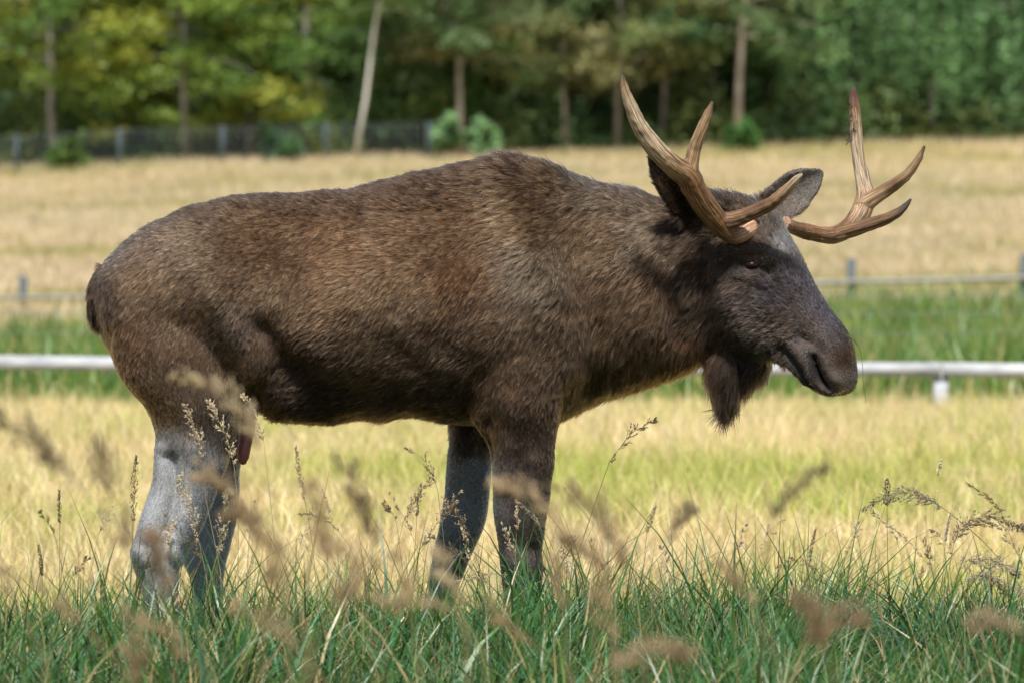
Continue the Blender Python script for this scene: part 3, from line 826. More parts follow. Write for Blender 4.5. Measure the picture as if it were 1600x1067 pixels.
# fur guides: px, py, flow x, flow y, length mm, colour
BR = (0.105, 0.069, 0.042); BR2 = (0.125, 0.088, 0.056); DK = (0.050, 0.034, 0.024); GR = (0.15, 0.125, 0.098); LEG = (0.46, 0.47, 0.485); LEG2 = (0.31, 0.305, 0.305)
BK = (0.058, 0.047, 0.043); BL = (0.072, 0.069, 0.083); RD = (0.115, 0.068, 0.038); BELLY = (0.042, 0.028, 0.018)  # BL: bluish sky sheen of the face put into the fur colour
GUIDES = [
    (150, 450, -.2, 1, 30, DK), (143, 500, 0, 1, 50, (0.02, .015, .012)), (180, 390, -.8, .7, 34, (0.095, .075, .06)), (210, 450, -.5, .9, 34, BR2), (190, 540, -.2, 1, 32, RD), (240, 620, .1, 1, 26, BR), (300, 315, -1, .1, 38, DK),
    (300, 380, -.9, .5, 36, (0.12, .092, .068)), (300, 480, -.5, .9, 34, BR2), (300, 560, -.1, 1, 30, BR), (350, 520, -.5, .9, 32, (0.12, .095, .08)), (385, 580, -.3, 1, 30, BR), (420, 300, -1, -.1, 42, DK), (420, 370, -1, .5, 38, BR), (430, 460, -.7, .7, 38, BR2),
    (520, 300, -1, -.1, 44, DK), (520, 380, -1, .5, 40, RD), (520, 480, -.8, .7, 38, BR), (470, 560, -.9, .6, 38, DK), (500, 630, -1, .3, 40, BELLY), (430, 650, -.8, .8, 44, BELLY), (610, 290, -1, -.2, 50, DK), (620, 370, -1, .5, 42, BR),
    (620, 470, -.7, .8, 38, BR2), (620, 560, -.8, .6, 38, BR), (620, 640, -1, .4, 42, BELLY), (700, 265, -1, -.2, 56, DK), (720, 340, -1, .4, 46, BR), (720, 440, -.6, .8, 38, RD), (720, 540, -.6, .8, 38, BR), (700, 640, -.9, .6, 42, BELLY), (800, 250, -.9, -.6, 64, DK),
    (860, 265, -.9, -.5, 60, BR2), (810, 330, -.9, .4, 48, BR2), (840, 430, -.8, .8, 42, GR), (850, 530, -.6, .9, 38, BR2), (800, 600, -.4, 1, 34, BR), (780, 660, -.2, 1, 28, BR), (930, 290, -1, -.1, 56, GR), (930, 380, -.9, .6, 48, BR2), (950, 480, -.6, 1, 46, BR),
    (930, 580, -.3, 1, 44, BR), (1000, 300, -1, -.2, 52, GR), (1010, 370, -.9, .6, 50, GR), (1030, 460, -.6, 1, 50, BR), (1020, 580, -.4, 1, 46, RD), (1080, 360, -.9, .7, 44, DK), (1085, 450, -.6, 1, 44, (0.075, .055, .04)), (1085, 550, -.3, 1, 44, RD),
    (1110, 430, -.7, .8, 34, DK), (1130, 500, -.7, .7, 28, BK), (1110, 320, -.6, -.7, 50, (0.05, .037, .03)), (1130, 330, -.7, -.6, 46, (0.05, .037, .03)), (1160, 315, -.6, -.7, 40, (0.06, .045, .035)), (1156, 418, -.9, .1, 7, (0.015, .012, .012)), (1196, 420, -.8, .2, 7, (0.012, .01, .01)), (1178, 404, -.9, -.1, 7, (0.03, .02, .016)), (1190, 335, -.6, -.7, 20, (0.10, .085, .075)),
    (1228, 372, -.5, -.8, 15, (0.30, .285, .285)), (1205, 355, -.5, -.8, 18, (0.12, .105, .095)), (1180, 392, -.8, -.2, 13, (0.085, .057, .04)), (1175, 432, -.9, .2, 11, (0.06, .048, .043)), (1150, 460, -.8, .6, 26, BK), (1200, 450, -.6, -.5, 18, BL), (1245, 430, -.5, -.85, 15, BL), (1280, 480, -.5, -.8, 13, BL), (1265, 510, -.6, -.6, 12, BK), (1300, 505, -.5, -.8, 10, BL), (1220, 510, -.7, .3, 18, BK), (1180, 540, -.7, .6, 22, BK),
    (1260, 540, -.7, -.3, 7, BK), (1310, 530, -.3, -.9, 9, (0.045, .036, .034)), (1310, 560, -.3, -.9, 8, (0.055, .036, .025)), (1300, 592, -.2, .9, 4, (0.13, .10, .082)), (1325, 600, -.2, .9, 4, (0.10, .08, .066)), (1290, 545, -.4, -.6, 6, (0.03, .022, .018)), (1260, 590, -.7, .5, 8, (0.02, .017, .017)),  # paler guides right of the nostril: lit skin painted into the colour
    (1120, 590, 0, 1, 74, (0.045, .036, .032)), (1135, 635, 0, 1, 82, (0.02, .016, .014)), (1165, 590, -.1, 1, 72, (0.045, .036, .032)), (1195, 575, -.2, 1, 36, BK),
    (820, 690, -.1, 1, 18, (0.06, .042, .032)), (815, 760, 0, 1, 12, (0.05, .037, .03)), (815, 850, 0, 1, 12, (0.055, .045, .04)), (815, 910, 0, 1, 12, (0.11, .10, .095)), (815, 1000, 0, 1, 12, (0.14, .13, .125)),
    (735, 690, 0, 1, 16, (0.035, .028, .025)), (735, 740, 0, 1, 12, (0.22, .225, .23)), (725, 800, 0, 1, 12, (0.26, .27, .28)), (700, 880, 0, 1, 12, (0.14, .14, .14)), (675, 980, 0, 1, 12, DK),
    (310, 640, 0, 1, 22, (0.10, .075, .055)), (260, 650, 0, 1, 20, BR), (300, 675, 0, 1, 17, (0.15, .13, .115)), (260, 690, 0, 1, 15, (0.24, .23, .22)), (305, 715, 0, 1, 14, LEG2), (360, 690, 0, 1, 15, (0.13, .11, .10)), (255, 720, -.1, 1, 12, LEG), (320, 740, 0, 1, 12, LEG2), (300, 790, 0, 1, 12, LEG), (245, 800, -.2, 1, 12, LEG), (320, 850, 0, 1, 12, LEG), (280, 875, 0, 1, 14, (0.55, .55, .54)),  # last guide: spot of sunlight painted as pale fur on the hind leg
    (230, 860, 0, 1, 12, LEG2), (320, 950, 0, 1, 12, LEG), (260, 960, 0, 1, 12, LEG2), (1040, 300, -.5, -.8, 14, DK), (1015, 250, -.5, -.8, 10, (0.02, .016, .014)), (1260, 290, .8, -.5, 10, (0.13, .12, .11)), (1285, 270, .8, -.5, 8, (0.10, .09, .08)), (1225, 300, .8, -.5, 12, (0.1, .09, .08)),
]
_FACE = lambda x, y: x > 1115 and y < 625 and not (1170 < x and y < 310)
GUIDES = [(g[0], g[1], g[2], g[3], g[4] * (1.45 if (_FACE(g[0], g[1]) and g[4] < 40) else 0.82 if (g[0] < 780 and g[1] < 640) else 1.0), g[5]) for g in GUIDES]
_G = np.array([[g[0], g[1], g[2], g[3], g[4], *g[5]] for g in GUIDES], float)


def guide_field(px, py):
    """flow (2), length (m), colour (3) interpolated between the guides"""
    out = np.zeros((len(px), 6))
    fl = _G[:, 2:4] / np.linalg.norm(_G[:, 2:4], axis=1, keepdims=True)
    src = np.concatenate([fl, _G[:, 4:5] * 0.001, _G[:, 5:8]], 1)
    for s in range(0, len(px), 60000):
        d2 = (px[s:s + 60000, None] - _G[None, :, 0]) ** 2 + (py[s:s + 60000, None] - _G[None, :, 1]) ** 2
        wt = 1 / (d2 + 120) ** 1.9
        wt /= wt.sum(1, keepdims=True)
        out[s:s + 60000] = wt @ src
    return out


def region_fix(V, px, py, F):
    """things two overlapping limbs do not share: the far ear and far legs"""
    return F


def skin_mat():
    m, n, l, p = new_mat('hide')
    at = n.new('ShaderNodeAttribute'); at.attribute_name = 'Col'
    nz = n.new('ShaderNodeTexNoise'); nz.inputs['Scale'].default_value = 120; nz.inputs['Detail'].default_value = 4
    tc = n.new('ShaderNodeTexCoord'); l.new(tc.outputs['Object'], nz.inputs['Vector'])
    l.new(at.outputs['Color'], p.inputs['Base Color'])
    p.inputs['Roughness'].default_value = 0.7
    p.inputs['Specular IOR Level'].default_value = 0.25
    b = n.new('ShaderNodeBump'); b.inputs['Strength'].default_value = 0.5; b.inputs['Distance'].default_value = 0.003
    l.new(nz.outputs[0], b.inputs['Height']); l.new(b.outputs[0], p.inputs['Normal'])
    return m


def fur_mat():
    m = bpy.data.materials.new('fur'); m.use_nodes = True
    n = m.node_tree.nodes; l = m.node_tree.links
    n.remove(n['Principled BSDF'])
    h = n.new('ShaderNodeBsdfHairPrincipled')
    h.model = 'CHIANG'
    h.parametrization = 'COLOR'
    at = n.new('ShaderNodeAttribute'); at.attribute_name = 'Col'
    l.new(at.outputs['Color'], h.inputs['Color'])
    h.inputs['Roughness'].default_value = 0.42
    h.inputs['IOR'].default_value = 1.22
    h.inputs['Radial Roughness'].default_value = 0.5
    h.inputs['Coat'].default_value = 0.0
    h.inputs['Random Roughness'].default_value = 0.3
    l.new(h.outputs[0], n['Material Output'].inputs[0])
    return m


M_HIDE = skin_mat()
M_FUR = fur_mat()
FUR_GAIN = 1.1


def grow_fur(name, V, T, VN, count, parent, seed=5, npts=5):
    r = np.random.default_rng(seed)
    A, B, C = V[T[:, 0]], V[T[:, 1]], V[T[:, 2]]
    cen = (A + B + C) / 3
    fn = np.cross(B - A, C - A); area = np.linalg.norm(fn, axis=1) / 2 + 1e-12
    fn = fn / (2 * area[:, None])
    px, py = to_px(cen)
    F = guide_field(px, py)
    dens = area * np.where(fn[:, 1] < 0.25, 1.0, 0.3)
    dens *= np.clip((0.034 / np.clip(F[:, 2], 0.009, 0.06)), 0.65, 1.7)      # short hair stands denser
    dens *= np.where((py > 1000), 0.15, 1.0)
    pick = r.choice(len(T), count, p=dens / dens.sum())
    u, v = r.uniform(size=count), r.uniform(size=count)
    fl = u + v > 1; u[fl] = 1 - u[fl]; v[fl] = 1 - v[fl]
    w0 = 1 - u - v
    root = A[pick] * w0[:, None] + B[pick] * u[:, None] + C[pick] * v[:, None]
    nrm = VN[T[pick, 0]] * w0[:, None] + VN[T[pick, 1]] * u[:, None] + VN[T[pick, 2]] * v[:, None]
    nrm /= np.linalg.norm(nrm, axis=1, keepdims=True) + 1e-9
    px, py = to_px(root)
    F = guide_field(px, py)
    # locks: each hair follows the nearest lock centre
    nl = max(20, count // 6)
    ci = r.choice(count, nl, replace=False)
    kd = kdtree.KDTree(nl)
    for k, i in enumerate(ci):
        kd.insert(root[i], k)
    kd.balance()
    lock = np.fromiter((kd.find(p)[1] for p in root), int, count)
    lc = ci[lock]
    lrand = r.normal(size=(nl, 3))[lock]
    ltone = np.exp(r.normal(-0.05, 0.50, nl))[lock]
    llen = r.uniform(0.8, 1.25, nl)[lock]
    flow = np.stack([F[:, 0], 0 * px, -F[:, 1]], 1)
    big = np.stack([vnoise(root, 5, 41), vnoise(root, 5, 42) * 0.5, vnoise(root, 5, 43)], 1)
    flow = flow + 0.24 * big + 0.17 * lrand + r.normal(0, 0.16, (count, 3))
    # sides that face along y need some of the flow to follow the body round
    tang = flow - (flow * nrm).sum(1, keepdims=True) * nrm
    tang /= np.linalg.norm(tang, axis=1, keepdims=True) + 1e-6
    L = F[:, 2] * llen * r.uniform(0.65, 1.15, count)
    lift = np.clip(0.36 + 0.13 * r.normal(size=count), 0.08, 0.8)
    up0 = (py < 330) & (px > 560) & (px < 1010)
    lift = np.where(up0, lift + 0.22, lift)
    lift = lift + 0.22 * smoothstep(0.35, 0.9, nrm[:, 2]) * (py < 420)
    tuft = np.exp(-((px - 1135) / 38) ** 2 - ((py - 318) / 24) ** 2)
    lift = lift + 0.55 * tuft
    L = L * (1 + 0.35 * tuft * r.uniform(-0.5, 1.6, count))
    lift = np.where(L < 0.02, lift * 0.75, lift)
    t = np.linspace(0, 1, npts)
    pts = np.empty((count, npts, 3))
    for k, s in enumerate(t):
        pts[:, k] = root + tang * (L * s)[:, None] + nrm * (L * lift * (s - 0.35 * s * s) - 0.002 * (1 - s))[:, None]
    # clump tips towards their lock
    tip_l = pts[lc, -1]
    for k in range(1, npts):
        f = (0.42 * t[k] ** 1.4)
        pts[:, k] = pts[:, k] * (1 - f) + (pts[lc, k]) * f
        # droop with weight for long hair
        pts[:, k, 2] -= 0.18 * L * t[k] ** 2 * smoothstep(0.03, 0.07, L)
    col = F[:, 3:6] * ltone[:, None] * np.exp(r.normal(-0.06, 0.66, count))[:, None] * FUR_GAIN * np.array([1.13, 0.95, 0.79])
    gray = smoothstep(0.10, 0.2, F[:, 5])[:, None]
    col = col * (1 - gray) + col / np.array([1.13, 0.95, 0.79]) * gray
    patch = 1 + 0.16 * vnoise(root, 3.2, 51)[:, None] * np.array([1.0, 0.9, 0.75])
    col = col * patch
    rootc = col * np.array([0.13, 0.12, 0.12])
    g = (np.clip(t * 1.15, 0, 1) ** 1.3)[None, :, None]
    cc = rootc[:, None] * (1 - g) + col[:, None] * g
    cv = bpy.data.hair_curves.new(name)
    cv.add_curves([npts] * count)
    cv.position_data.foreach_set('vector', pts.astype(np.float32).ravel())
    ra = cv.attributes.new('radius', 'FLOAT', 'POINT') if 'radius' not in cv.attributes else cv.attributes['radius']
    rad = 0.00085 * np.sqrt(np.clip(L / 0.035, 0.5, 1.6))[:, None] * (1 - 0.75 * t[None] ** 1.4)
    ra.data.foreach_set('value', rad.astype(np.float32).ravel())
    ca = cv.attributes.new('Col', 'FLOAT_COLOR', 'POINT')
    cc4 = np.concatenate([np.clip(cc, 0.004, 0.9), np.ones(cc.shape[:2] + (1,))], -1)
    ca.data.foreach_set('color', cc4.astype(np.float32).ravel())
    return link(name, cv, M_FUR, parent)


FUR_COUNT = 600000


def antler_mat():
    m, n, l, p = new_mat('antler_bone')
    at = n.new('ShaderNodeAttribute'); at.attribute_name = 'streak'
    ct = n.new('ShaderNodeAttribute'); ct.attribute_name = 'Col'
    mp = n.new('ShaderNodeMapping'); mp.inputs['Scale'].default_value = (5.0, 5.0, 0.9)
    l.new(at.outputs['Vector'], mp.inputs[0])
    nz = n.new('ShaderNodeTexNoise'); nz.inputs['Scale'].default_value = 2.2; nz.inputs['Detail'].default_value = 6; nz.inputs['Roughness'].default_value = 0.6
    l.new(mp.outputs[0], nz.inputs['Vector'])
    cr = n.new('ShaderNodeValToRGB')
    cr.color_ramp.elements[0].position = 0.40; cr.color_ramp.elements[0].color = (0.16, 0.12, 0.09, 1)
    cr.color_ramp.elements[1].position = 0.62; cr.color_ramp.elements[1].color = (1.15, 1.1, 1.05, 1)
    l.new(nz.outputs[0], cr.inputs[0])
    mx = n.new('ShaderNodeMix'); mx.data_type = 'RGBA'; mx.blend_type = 'MULTIPLY'; mx.inputs[0].default_value = 1
    l.new(ct.outputs['Color'], mx.inputs[6]); l.new(cr.outputs[0], mx.inputs[7])
    l.new(mx.outputs[2], p.inputs['Base Color'])
    p.inputs['Roughness'].default_value = 0.5
    b = n.new('ShaderNodeBump'); b.inputs['Strength'].default_value = 0.9; b.inputs['Distance'].default_value = 0.006
    l.new(nz.outputs[0], b.inputs['Height']); l.new(b.outputs[0], p.inputs['Normal'])
    return m


TAN = (0.33, 0.225, 0.125); BRN = (0.19, 0.102, 0.042); PALE = (0.50, 0.41, 0.285); TIP = (0.10, 0.075, 0.055); PINK = (0.52, 0.33, 0.22)
# tines: x, y, depth (px, - towards the viewer), radius, colour
NEAR_ANTLER = [
    [(1190, 350, -56, 12, PINK), (1174, 357, -82, 14, PINK), (1156, 366, -100, 14, PINK), (1140, 366, -112, 15, BRN), (1124, 350, -124, 18, BRN), (1104, 325, -142, 20, BRN), (1085, 296, -160, 20, BRN), (1074, 276, -172, 21, BRN), (1050, 258, -190, 18, TAN),
     (1020, 228, -208, 16, PALE), (998, 195, -222, 13, PALE), (983, 160, -232, 10, PALE), (975, 135, -236, 6.5, TAN), (973, 118, -238, 2.5, TIP)],
    [(1076, 282, -170, 18, BRN), (1080, 255, -176, 13, TAN), (1086, 230, -180, 11, TAN), (1096, 203, -184, 9.5, TAN), (1106, 178, -188, 7, TAN), (1113, 159, -190, 2.5, TIP)],
    [(1122, 346, -126, 15, BRN), (1148, 343, -128, 13.5, BRN), (1178, 331, -138, 12, BRN), (1205, 318, -150, 11, BRN), (1228, 298, -162, 9, TAN), (1245, 280, -170, 6, PALE), (1254, 272, -172, 2.5, PALE)],
]
FAR_ANTLER = [
    [(1225, 348, 20, 12, PINK), (1240, 356, 40, 11.5, BRN), (1268, 364, 66, 13, BRN), (1300, 368, 90, 15, BRN), (1326, 356, 112, 16, BRN), (1344, 334, 128, 18, TAN), (1352, 308, 138, 17, TAN), (1349, 285, 144, 13, PALE),
     (1342, 250, 150, 11, PALE), (1338, 215, 154, 11, PALE), (1336, 180, 156, 10, TAN), (1334, 155, 156, 7.5, (0.16, .06, .04)), (1333, 137, 156, 3, (0.16, .05, .035))],
    [(1346, 322, 132, 16, TAN), (1370, 306, 126, 13, TAN), (1396, 290, 118, 11, BRN), (1418, 272, 110, 9, TAN), (1434, 250, 104, 6.5, TAN), (1445, 228, 100, 2.5, TIP)],
    [(1300, 368, 88, 12, BRN), (1330, 360, 84, 12.5, BRN), (1362, 350, 76, 11, BRN), (1390, 340, 68, 9.5, BRN), (1410, 327, 62, 6.5, TIP), (1424, 311, 58, 2.5, TIP)],
]


def build_antler(name, tines, parent, mat):
    mb = MB()
    pts_all, rad_all, col_all, s_all = [], [], [], []
    for tn in tines:
        A = catmull([(*t[:4], *t[4]) for t in tn], 8)
        P = U(A[:, 0], A[:, 1], 0 * A[:, 0])
        P = U(A[:, 0], A[:, 1], A[:, 2] * YS)
        R = np.maximum(A[:, 3] * 0.93, 1.5) * YS * (1 + 0.0 * A[:, 3])
        mb.tube(P, R, 14)
        s = np.concatenate([[0], np.cumsum(np.linalg.norm(np.diff(P, axis=0), axis=1))])
        pts_all.append(P); rad_all.append(R); col_all.append(A[:, 4:7]); s_all.append(s)
    me = remesh(mb, 0.0042, 3)
    V, N = mesh_arrays(me)
    best = np.full(len(V), 1e9); col = np.zeros((len(V), 3)); st = np.zeros((len(V), 3))
    for ti, (P, R, Cc, s) in enumerate(zip(pts_all, rad_all, col_all, s_all)):
        d = np.linalg.norm(V[:, None] - P[None], axis=2) - R[None]
        k = d.argmin(1); dm = d[np.arange(len(V)), k]
        up = dm < best
        tan = np.gradient(P, axis=0); tan /= np.linalg.norm(tan, axis=1, keepdims=True)
        rel = V - P[k]
        along = (rel * tan[k]).sum(1)
        rel = rel - along[:, None] * tan[k]
        a = np.cross(tan[k], np.array([0, 1.0, 0.1])); a /= np.linalg.norm(a, axis=1, keepdims=True)
        b = np.cross(tan[k], a)
        ang = np.stack([(rel * a).sum(1), (rel * b).sum(1)], 1)
        ang /= np.linalg.norm(ang, axis=1, keepdims=True) + 1e-6
        cand = np.concatenate([ang, ((s[k] + along) * 6 + ti * 11)[:, None]], 1)
        best = np.where(up, dm, best); col[up] = Cc[k][up]; st[up] = cand[up]
    ridge = np.sin(st[:, 0] * 5 + 2 * np.sin(st[:, 1] * 6 + st[:, 2] * 0.6)) * 0.0011 + vnoise(V, 40, 61) * 0.0010
    burr = np.exp(-(np.linalg.norm(V - pts_all[0][14], axis=1) / 0.035) ** 2)
    ridge += burr * (0.004 + 0.004 * vnoise(V, 190, 62))
    V = V + N * ridge[:, None]
    me.vertices.foreach_set('co', V.astype(np.float32).ravel())
    set_col(me, np.clip(col, 0.01, 1))
    at = me.attributes.new('streak', 'FLOAT_VECTOR', 'POINT'); at.data.foreach_set('vector', st.astype(np.float32).ravel())
    me.polygons.foreach_set('use_smooth', np.ones(len(me.polygons), bool))
    me.update()
    return link(name, me, mat, parent)


def build_moose():
    base = U(560, 1110, 0.0)
    T = empty('moose', (float(base[0]), 0, 0), label='brown bull moose standing side on in the long meadow grass', category='moose')
    me = remesh(moose_shell(), 0.0068, 8)
    V, N = mesh_arrays(me)
    V = sculpt(V, N)
    me.vertices.foreach_set('co', V.astype(np.float32).ravel())
    me.update()
    V, N = mesh_arrays(me)
    px, py = to_px(V)
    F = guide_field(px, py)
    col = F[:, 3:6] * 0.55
    # near-black colour along the nostril and mouth slits
    dk = np.exp(-(seg_dist(px, py, [(1270, 560), (1276, 580), (1286, 597), (1294, 606)]) / 5) ** 2)
    dk = np.maximum(dk, np.exp(-(seg_dist(px, py, [(1230, 553), (1245, 574), (1268, 603)]) / 3.5) ** 2))
    col = col * (1 - dk[:, None]) + np.array([0.008, 0.007, 0.007]) * dk[:, None]
    set_col(me, np.clip(col, 0.003, 1))
    me.polygons.foreach_set('use_smooth', np.ones(len(me.polygons), bool))
    body = link('body', me, M_HIDE, T, label='brown hide of body, head and legs')
    me.calc_loop_triangles()
    tri = np.empty(len(me.loop_triangles) * 3, np.int32); me.loop_triangles.foreach_get('vertices', tri)
    tri = tri.reshape(-1, 3)
    # keep the nostril and mouth slits free of hair
    c = V[tri].mean(1); cx, cy = to_px(c)
    sl = np.minimum(seg_dist(cx, cy, [(1270, 560), (1276, 580), (1286, 597), (1294, 606)]), seg_dist(cx, cy, [(1230, 553), (1245, 574), (1268, 603)]) + 2)
    ey = np.hypot((cx - 1176) / 12, (cy - 414) / 7)
    tri = tri[(sl > 5.2) & (ey > 1)]
    grow_fur('fur', V, tri, N, FUR_COUNT, T)
    am = antler_mat()
    build_antler('antler', NEAR_ANTLER, T, am)['label'] = 'near antler with two long tines and a brow tine'
    fa = build_antler('antler', FAR_ANTLER, T, am)
    fa['label'] = 'far antler with a frayed dark red tip'
    mb = MB()                                              # shreds of dried velvet below the tip
    for k in range(46):
        y = rng.uniform(158, 222)
        a = U(1335 + rng.uniform(-9, 4), y, 156 * YS - rng.uniform(0.0, 0.03))
        v = rng.normal(size=3) * 0.010 + np.array([-0.010, -0.008, -0.006])
        mb.tube(np.stack([a, a + v * 0.6 + rng.normal(size=3) * 0.003, a + v + np.array([0, 0, -0.006])]), 0.0013, 3)
    link('velvet_shreds', mb.mesh('velvet_shreds'), noise_mat('dried_velvet', (0.02, 0.015, 0.012), (0.09, 0.06, 0.045), 80), fa, kind='stuff')
    # eye
    m, n, l, p = new_mat('wet_dark_eye')
    nz = n.new('ShaderNodeTexNoise'); nz.inputs['Scale'].default_value = 60
    cr = n.new('ShaderNodeValToRGB'); cr.color_ramp.elements[0].color = (0.004, 0.003, 0.003, 1); cr.color_ramp.elements[1].color = (0.02, 0.012, 0.008, 1)
    l.new(nz.outputs[0], cr.inputs[0]); l.new(cr.outputs[0], p.inputs['Base Color'])
    p.inputs['Roughness'].default_value = 0.28
    p.inputs['Specular IOR Level'].default_value = 0.12
    # find the surface depth at the eye
    q = np.hypot(px - 1176, py - 414) + np.where(N[:, 1] < 0, 0, 1e6)
    e = V[q.argmin()]
    bm = bmesh.new(); bmesh.ops.create_uvsphere(bm, u_segments=24, v_segments=16, radius=0.025)
    mm = bpy.data.meshes.new('eye'); bm.to_mesh(mm); bm.free()
    mm.polygons.foreach_set('use_smooth', np.ones(len(mm.polygons), bool))
    eo = link('eye', mm, m, None)
    eo.location = (e[0], e[1] + 0.012, e[2]); eo.scale = (1.1, 1, 0.7)
    bpy.context.view_layer.update()
    eo.parent = T; eo.matrix_parent_inverse = T.matrix_world.inverted()
    # pink tip under the belly
    mb = MB()
    rows = catmull([(394, 625, -10, 14), (390, 655, -16, 12), (386, 682, -22, 11), (382, 700, -24, 11), (381, 716, -24, 9), (383, 724, -24, 3)], 4)
    P = U(rows[:, 0], rows[:, 1], 0 * rows[:, 0]); P[:, 1] += rows[:, 2] * YS
    mb.tube(P, rows[:, 3] * YS, 12)
    link('sheath', mb.mesh('sheath', True), noise_mat('pink_skin', (0.22, 0.06, 0.05), (0.34, 0.12, 0.10), 60, 0.4, bump=0.2), T, label='small pinkish red tip under the belly')


# ------------------------------------------------------------------ seeding grass stalks, each a thing of its own
M_STALK = leaf_mat('dry_stalk', 0.3, 0.7)


def spikelets(mb, P, A, L, W, cols):
    """spindle shaped seeds at P along directions A"""
    n = len(P)
    A = A / (np.linalg.norm(A, axis=1, keepdims=True) + 1e-9)
    b = np.cross(A, rng.normal(size=(n, 3))); b /= np.linalg.norm(b, axis=1, keepdims=True) + 1e-9
    c = np.cross(A, b)
    L = L[:, None]; W = W[:, None]
    mid = P + A * L * 0.4
    V = np.stack([P, mid + b * W, mid - b * W * 0.5 + c * W * 0.87, mid - b * W * 0.5 - c * W * 0.87, P + A * L], 1)
    f = np.array([[0, 2, 1], [0, 3, 2], [0, 1, 3], [4, 1, 2], [4, 2, 3], [4, 3, 1]])
    T = (np.arange(n)[:, None, None] * 5 + f[None]).reshape(-1, 3)
    mb.add(V.reshape(-1, 3), None, T, np.repeat(cols, 5, 0))


def stalk(stem_px, head_px, Y, label, group, style='panicle', col=(0.40, 0.31, 0.18), width=10, seeds=110, r=0.0016):
    """stem_px runs up from the grass, head_px from the foot of the seed head to its tip"""
    stem_px = list(stem_px); head_px = list(head_px)
    if Y < -5: Y += 2.7
    seeds = int(seeds * (1.9 if Y > -5 else 1.45))
    if Y < -5: r *= 1.5
    x0, y0 = stem_px[0]
    w0 = U(x0, y0, Y)
    gz = float(hgt(w0[0], Y)) - 0.02
    pts = U([p[0] for p in stem_px + head_px[:1]], [p[1] for p in stem_px + head_px[:1]], np.full(len(stem_px) + 1, Y))
    dirn = pts[1] - pts[0]
    slope = np.clip(dirn[0] / max(0.05, dirn[2]), -0.6, 0.6) if dirn[2] > 0 else 0
    root = np.array([w0[0] - slope * 0.5 * (w0[2] - gz), Y + 0.02, gz])
    if w0[2] - gz > 0.03:
        pts = np.concatenate([root[None], (root * 0.45 + pts[0] * 0.55 + np.array([slope * 0.08, 0, 0]))[None], pts])
    hp = U([p[0] for p in head_px], [p[1] for p in head_px], np.full(len(head_px), Y))
    hp[:, 1] += np.linspace(0, 0.03, len(hp)) * rng.choice([-1, 1])
    T = empty('grass_stalk', tuple(float(v) for v in root), label=label, category='grass stalk', group=group)
    S = catmull(pts, 6)
    H = catmull(hp, 8)
    sc = (Y + D) / FPX          # metres per photo pixel here
    mb = MB()
    mb.tube(np.concatenate([S, H[1:]]), np.concatenate([np.linspace(r, r * 0.6, len(S)), np.linspace(r * 0.55, r * 0.25, len(H) - 1)]), 5,
            c=np.array(col) * np.array([0.62, 0.66, 0.5]))
    link('stem', mb.mesh('stem', True), M_STALK, T)
    mb = MB()
    tan = np.gradient(H, axis=0); tan /= np.linalg.norm(tan, axis=1, keepdims=True) + 1e-9
    u = np.sort(rng.uniform(0, 1, seeds)) * (len(H) - 1.001)
    k = u.astype(int); fr = (u - k)[:, None]
    C = H[k] * (1 - fr) + H[k + 1] * fr
    t = tan[k]
    taper = np.sin(np.pi * np.clip(u / (len(H) - 1) * 0.86 + 0.12, 0, 1)) ** 0.7
    rad = width * sc * taper
    rv = rng.normal(size=(seeds, 3)); rv -= (rv * t).sum(1, keepdims=True) * t
    rv /= np.linalg.norm(rv, axis=1, keepdims=True) + 1e-9
    if style == 'spike':
        P = C + rv * (rad * rng.uniform(0.1, 0.5, seeds))[:, None]
        A = t + rv * 0.35
    else:
        nb = max(6, seeds // 9)
        bi = rng.integers(0, nb, seeds)                     # seeds sit on side branches
        bu = np.sort(rng.uniform(0, 1, nb)) * (len(H) - 1.001); bk = bu.astype(int); bf = (bu - bk)[:, None]
        bc = H[bk] * (1 - bf) + H[bk + 1] * bf
        bv = rng.normal(size=(nb, 3)); bv -= (bv * tan[bk]).sum(1, keepdims=True) * tan[bk]
        bv /= np.linalg.norm(bv, axis=1, keepdims=True)
        bd = tan[bk] * 1.1 + bv * 0.75 + np.array([0, 0, -0.35 if style == 'nodding' else 0.1])
        bd /= np.linalg.norm(bd, axis=1, keepdims=True)
        bl = width * sc * (2.1 if Y > -5 else 3.0) * np.sin(np.pi * np.clip(bu / (len(H) - 1) * 0.8 + 0.15, 0, 1)) * rng.uniform(0.6, 1.2, nb)
        s = rng.uniform(0.05, 1, seeds)
        P = bc[bi] + bd[bi] * (bl[bi] * s)[:, None] + rng.normal(size=(seeds, 3)) * (width * sc * 0.07)
        A = bd[bi] + rng.normal(size=(seeds, 3)) * 0.3
        for j in range(nb):
            mb.tube(np.stack([bc[j], bc[j] + bd[j] * bl[j] * 0.5, bc[j] + bd[j] * bl[j]]), r * 0.28, 3, c=np.array(col) * 0.8)
    if Y < -5: cols_f = np.array([1.0, 0.98, 0.82])
    else: cols_f = 1.0
    cols = np.array(col) * cols_f * np.exp(rng.normal(0, 0.22, (seeds, 1))) * rng.uniform(0.94, 1.06, (seeds, 3))
    spikelets(mb, P, A, rng.uniform(0.008, 0.014, seeds) * (1.0 if Y > -5 else 1.1), rng.uniform(0.0012, 0.0022, seeds) * (1.0 if Y > -5 else 1.25), cols)
    link('seed_head', mb.mesh('seed_head'), M_STALK, T, kind='stuff')


PALE_S = (0.56, 0.46, 0.30); DARK_S = (0.17, 0.12, 0.075); MID_S = (0.36, 0.27, 0.16); GREY_S = (0.30, 0.25, 0.19)


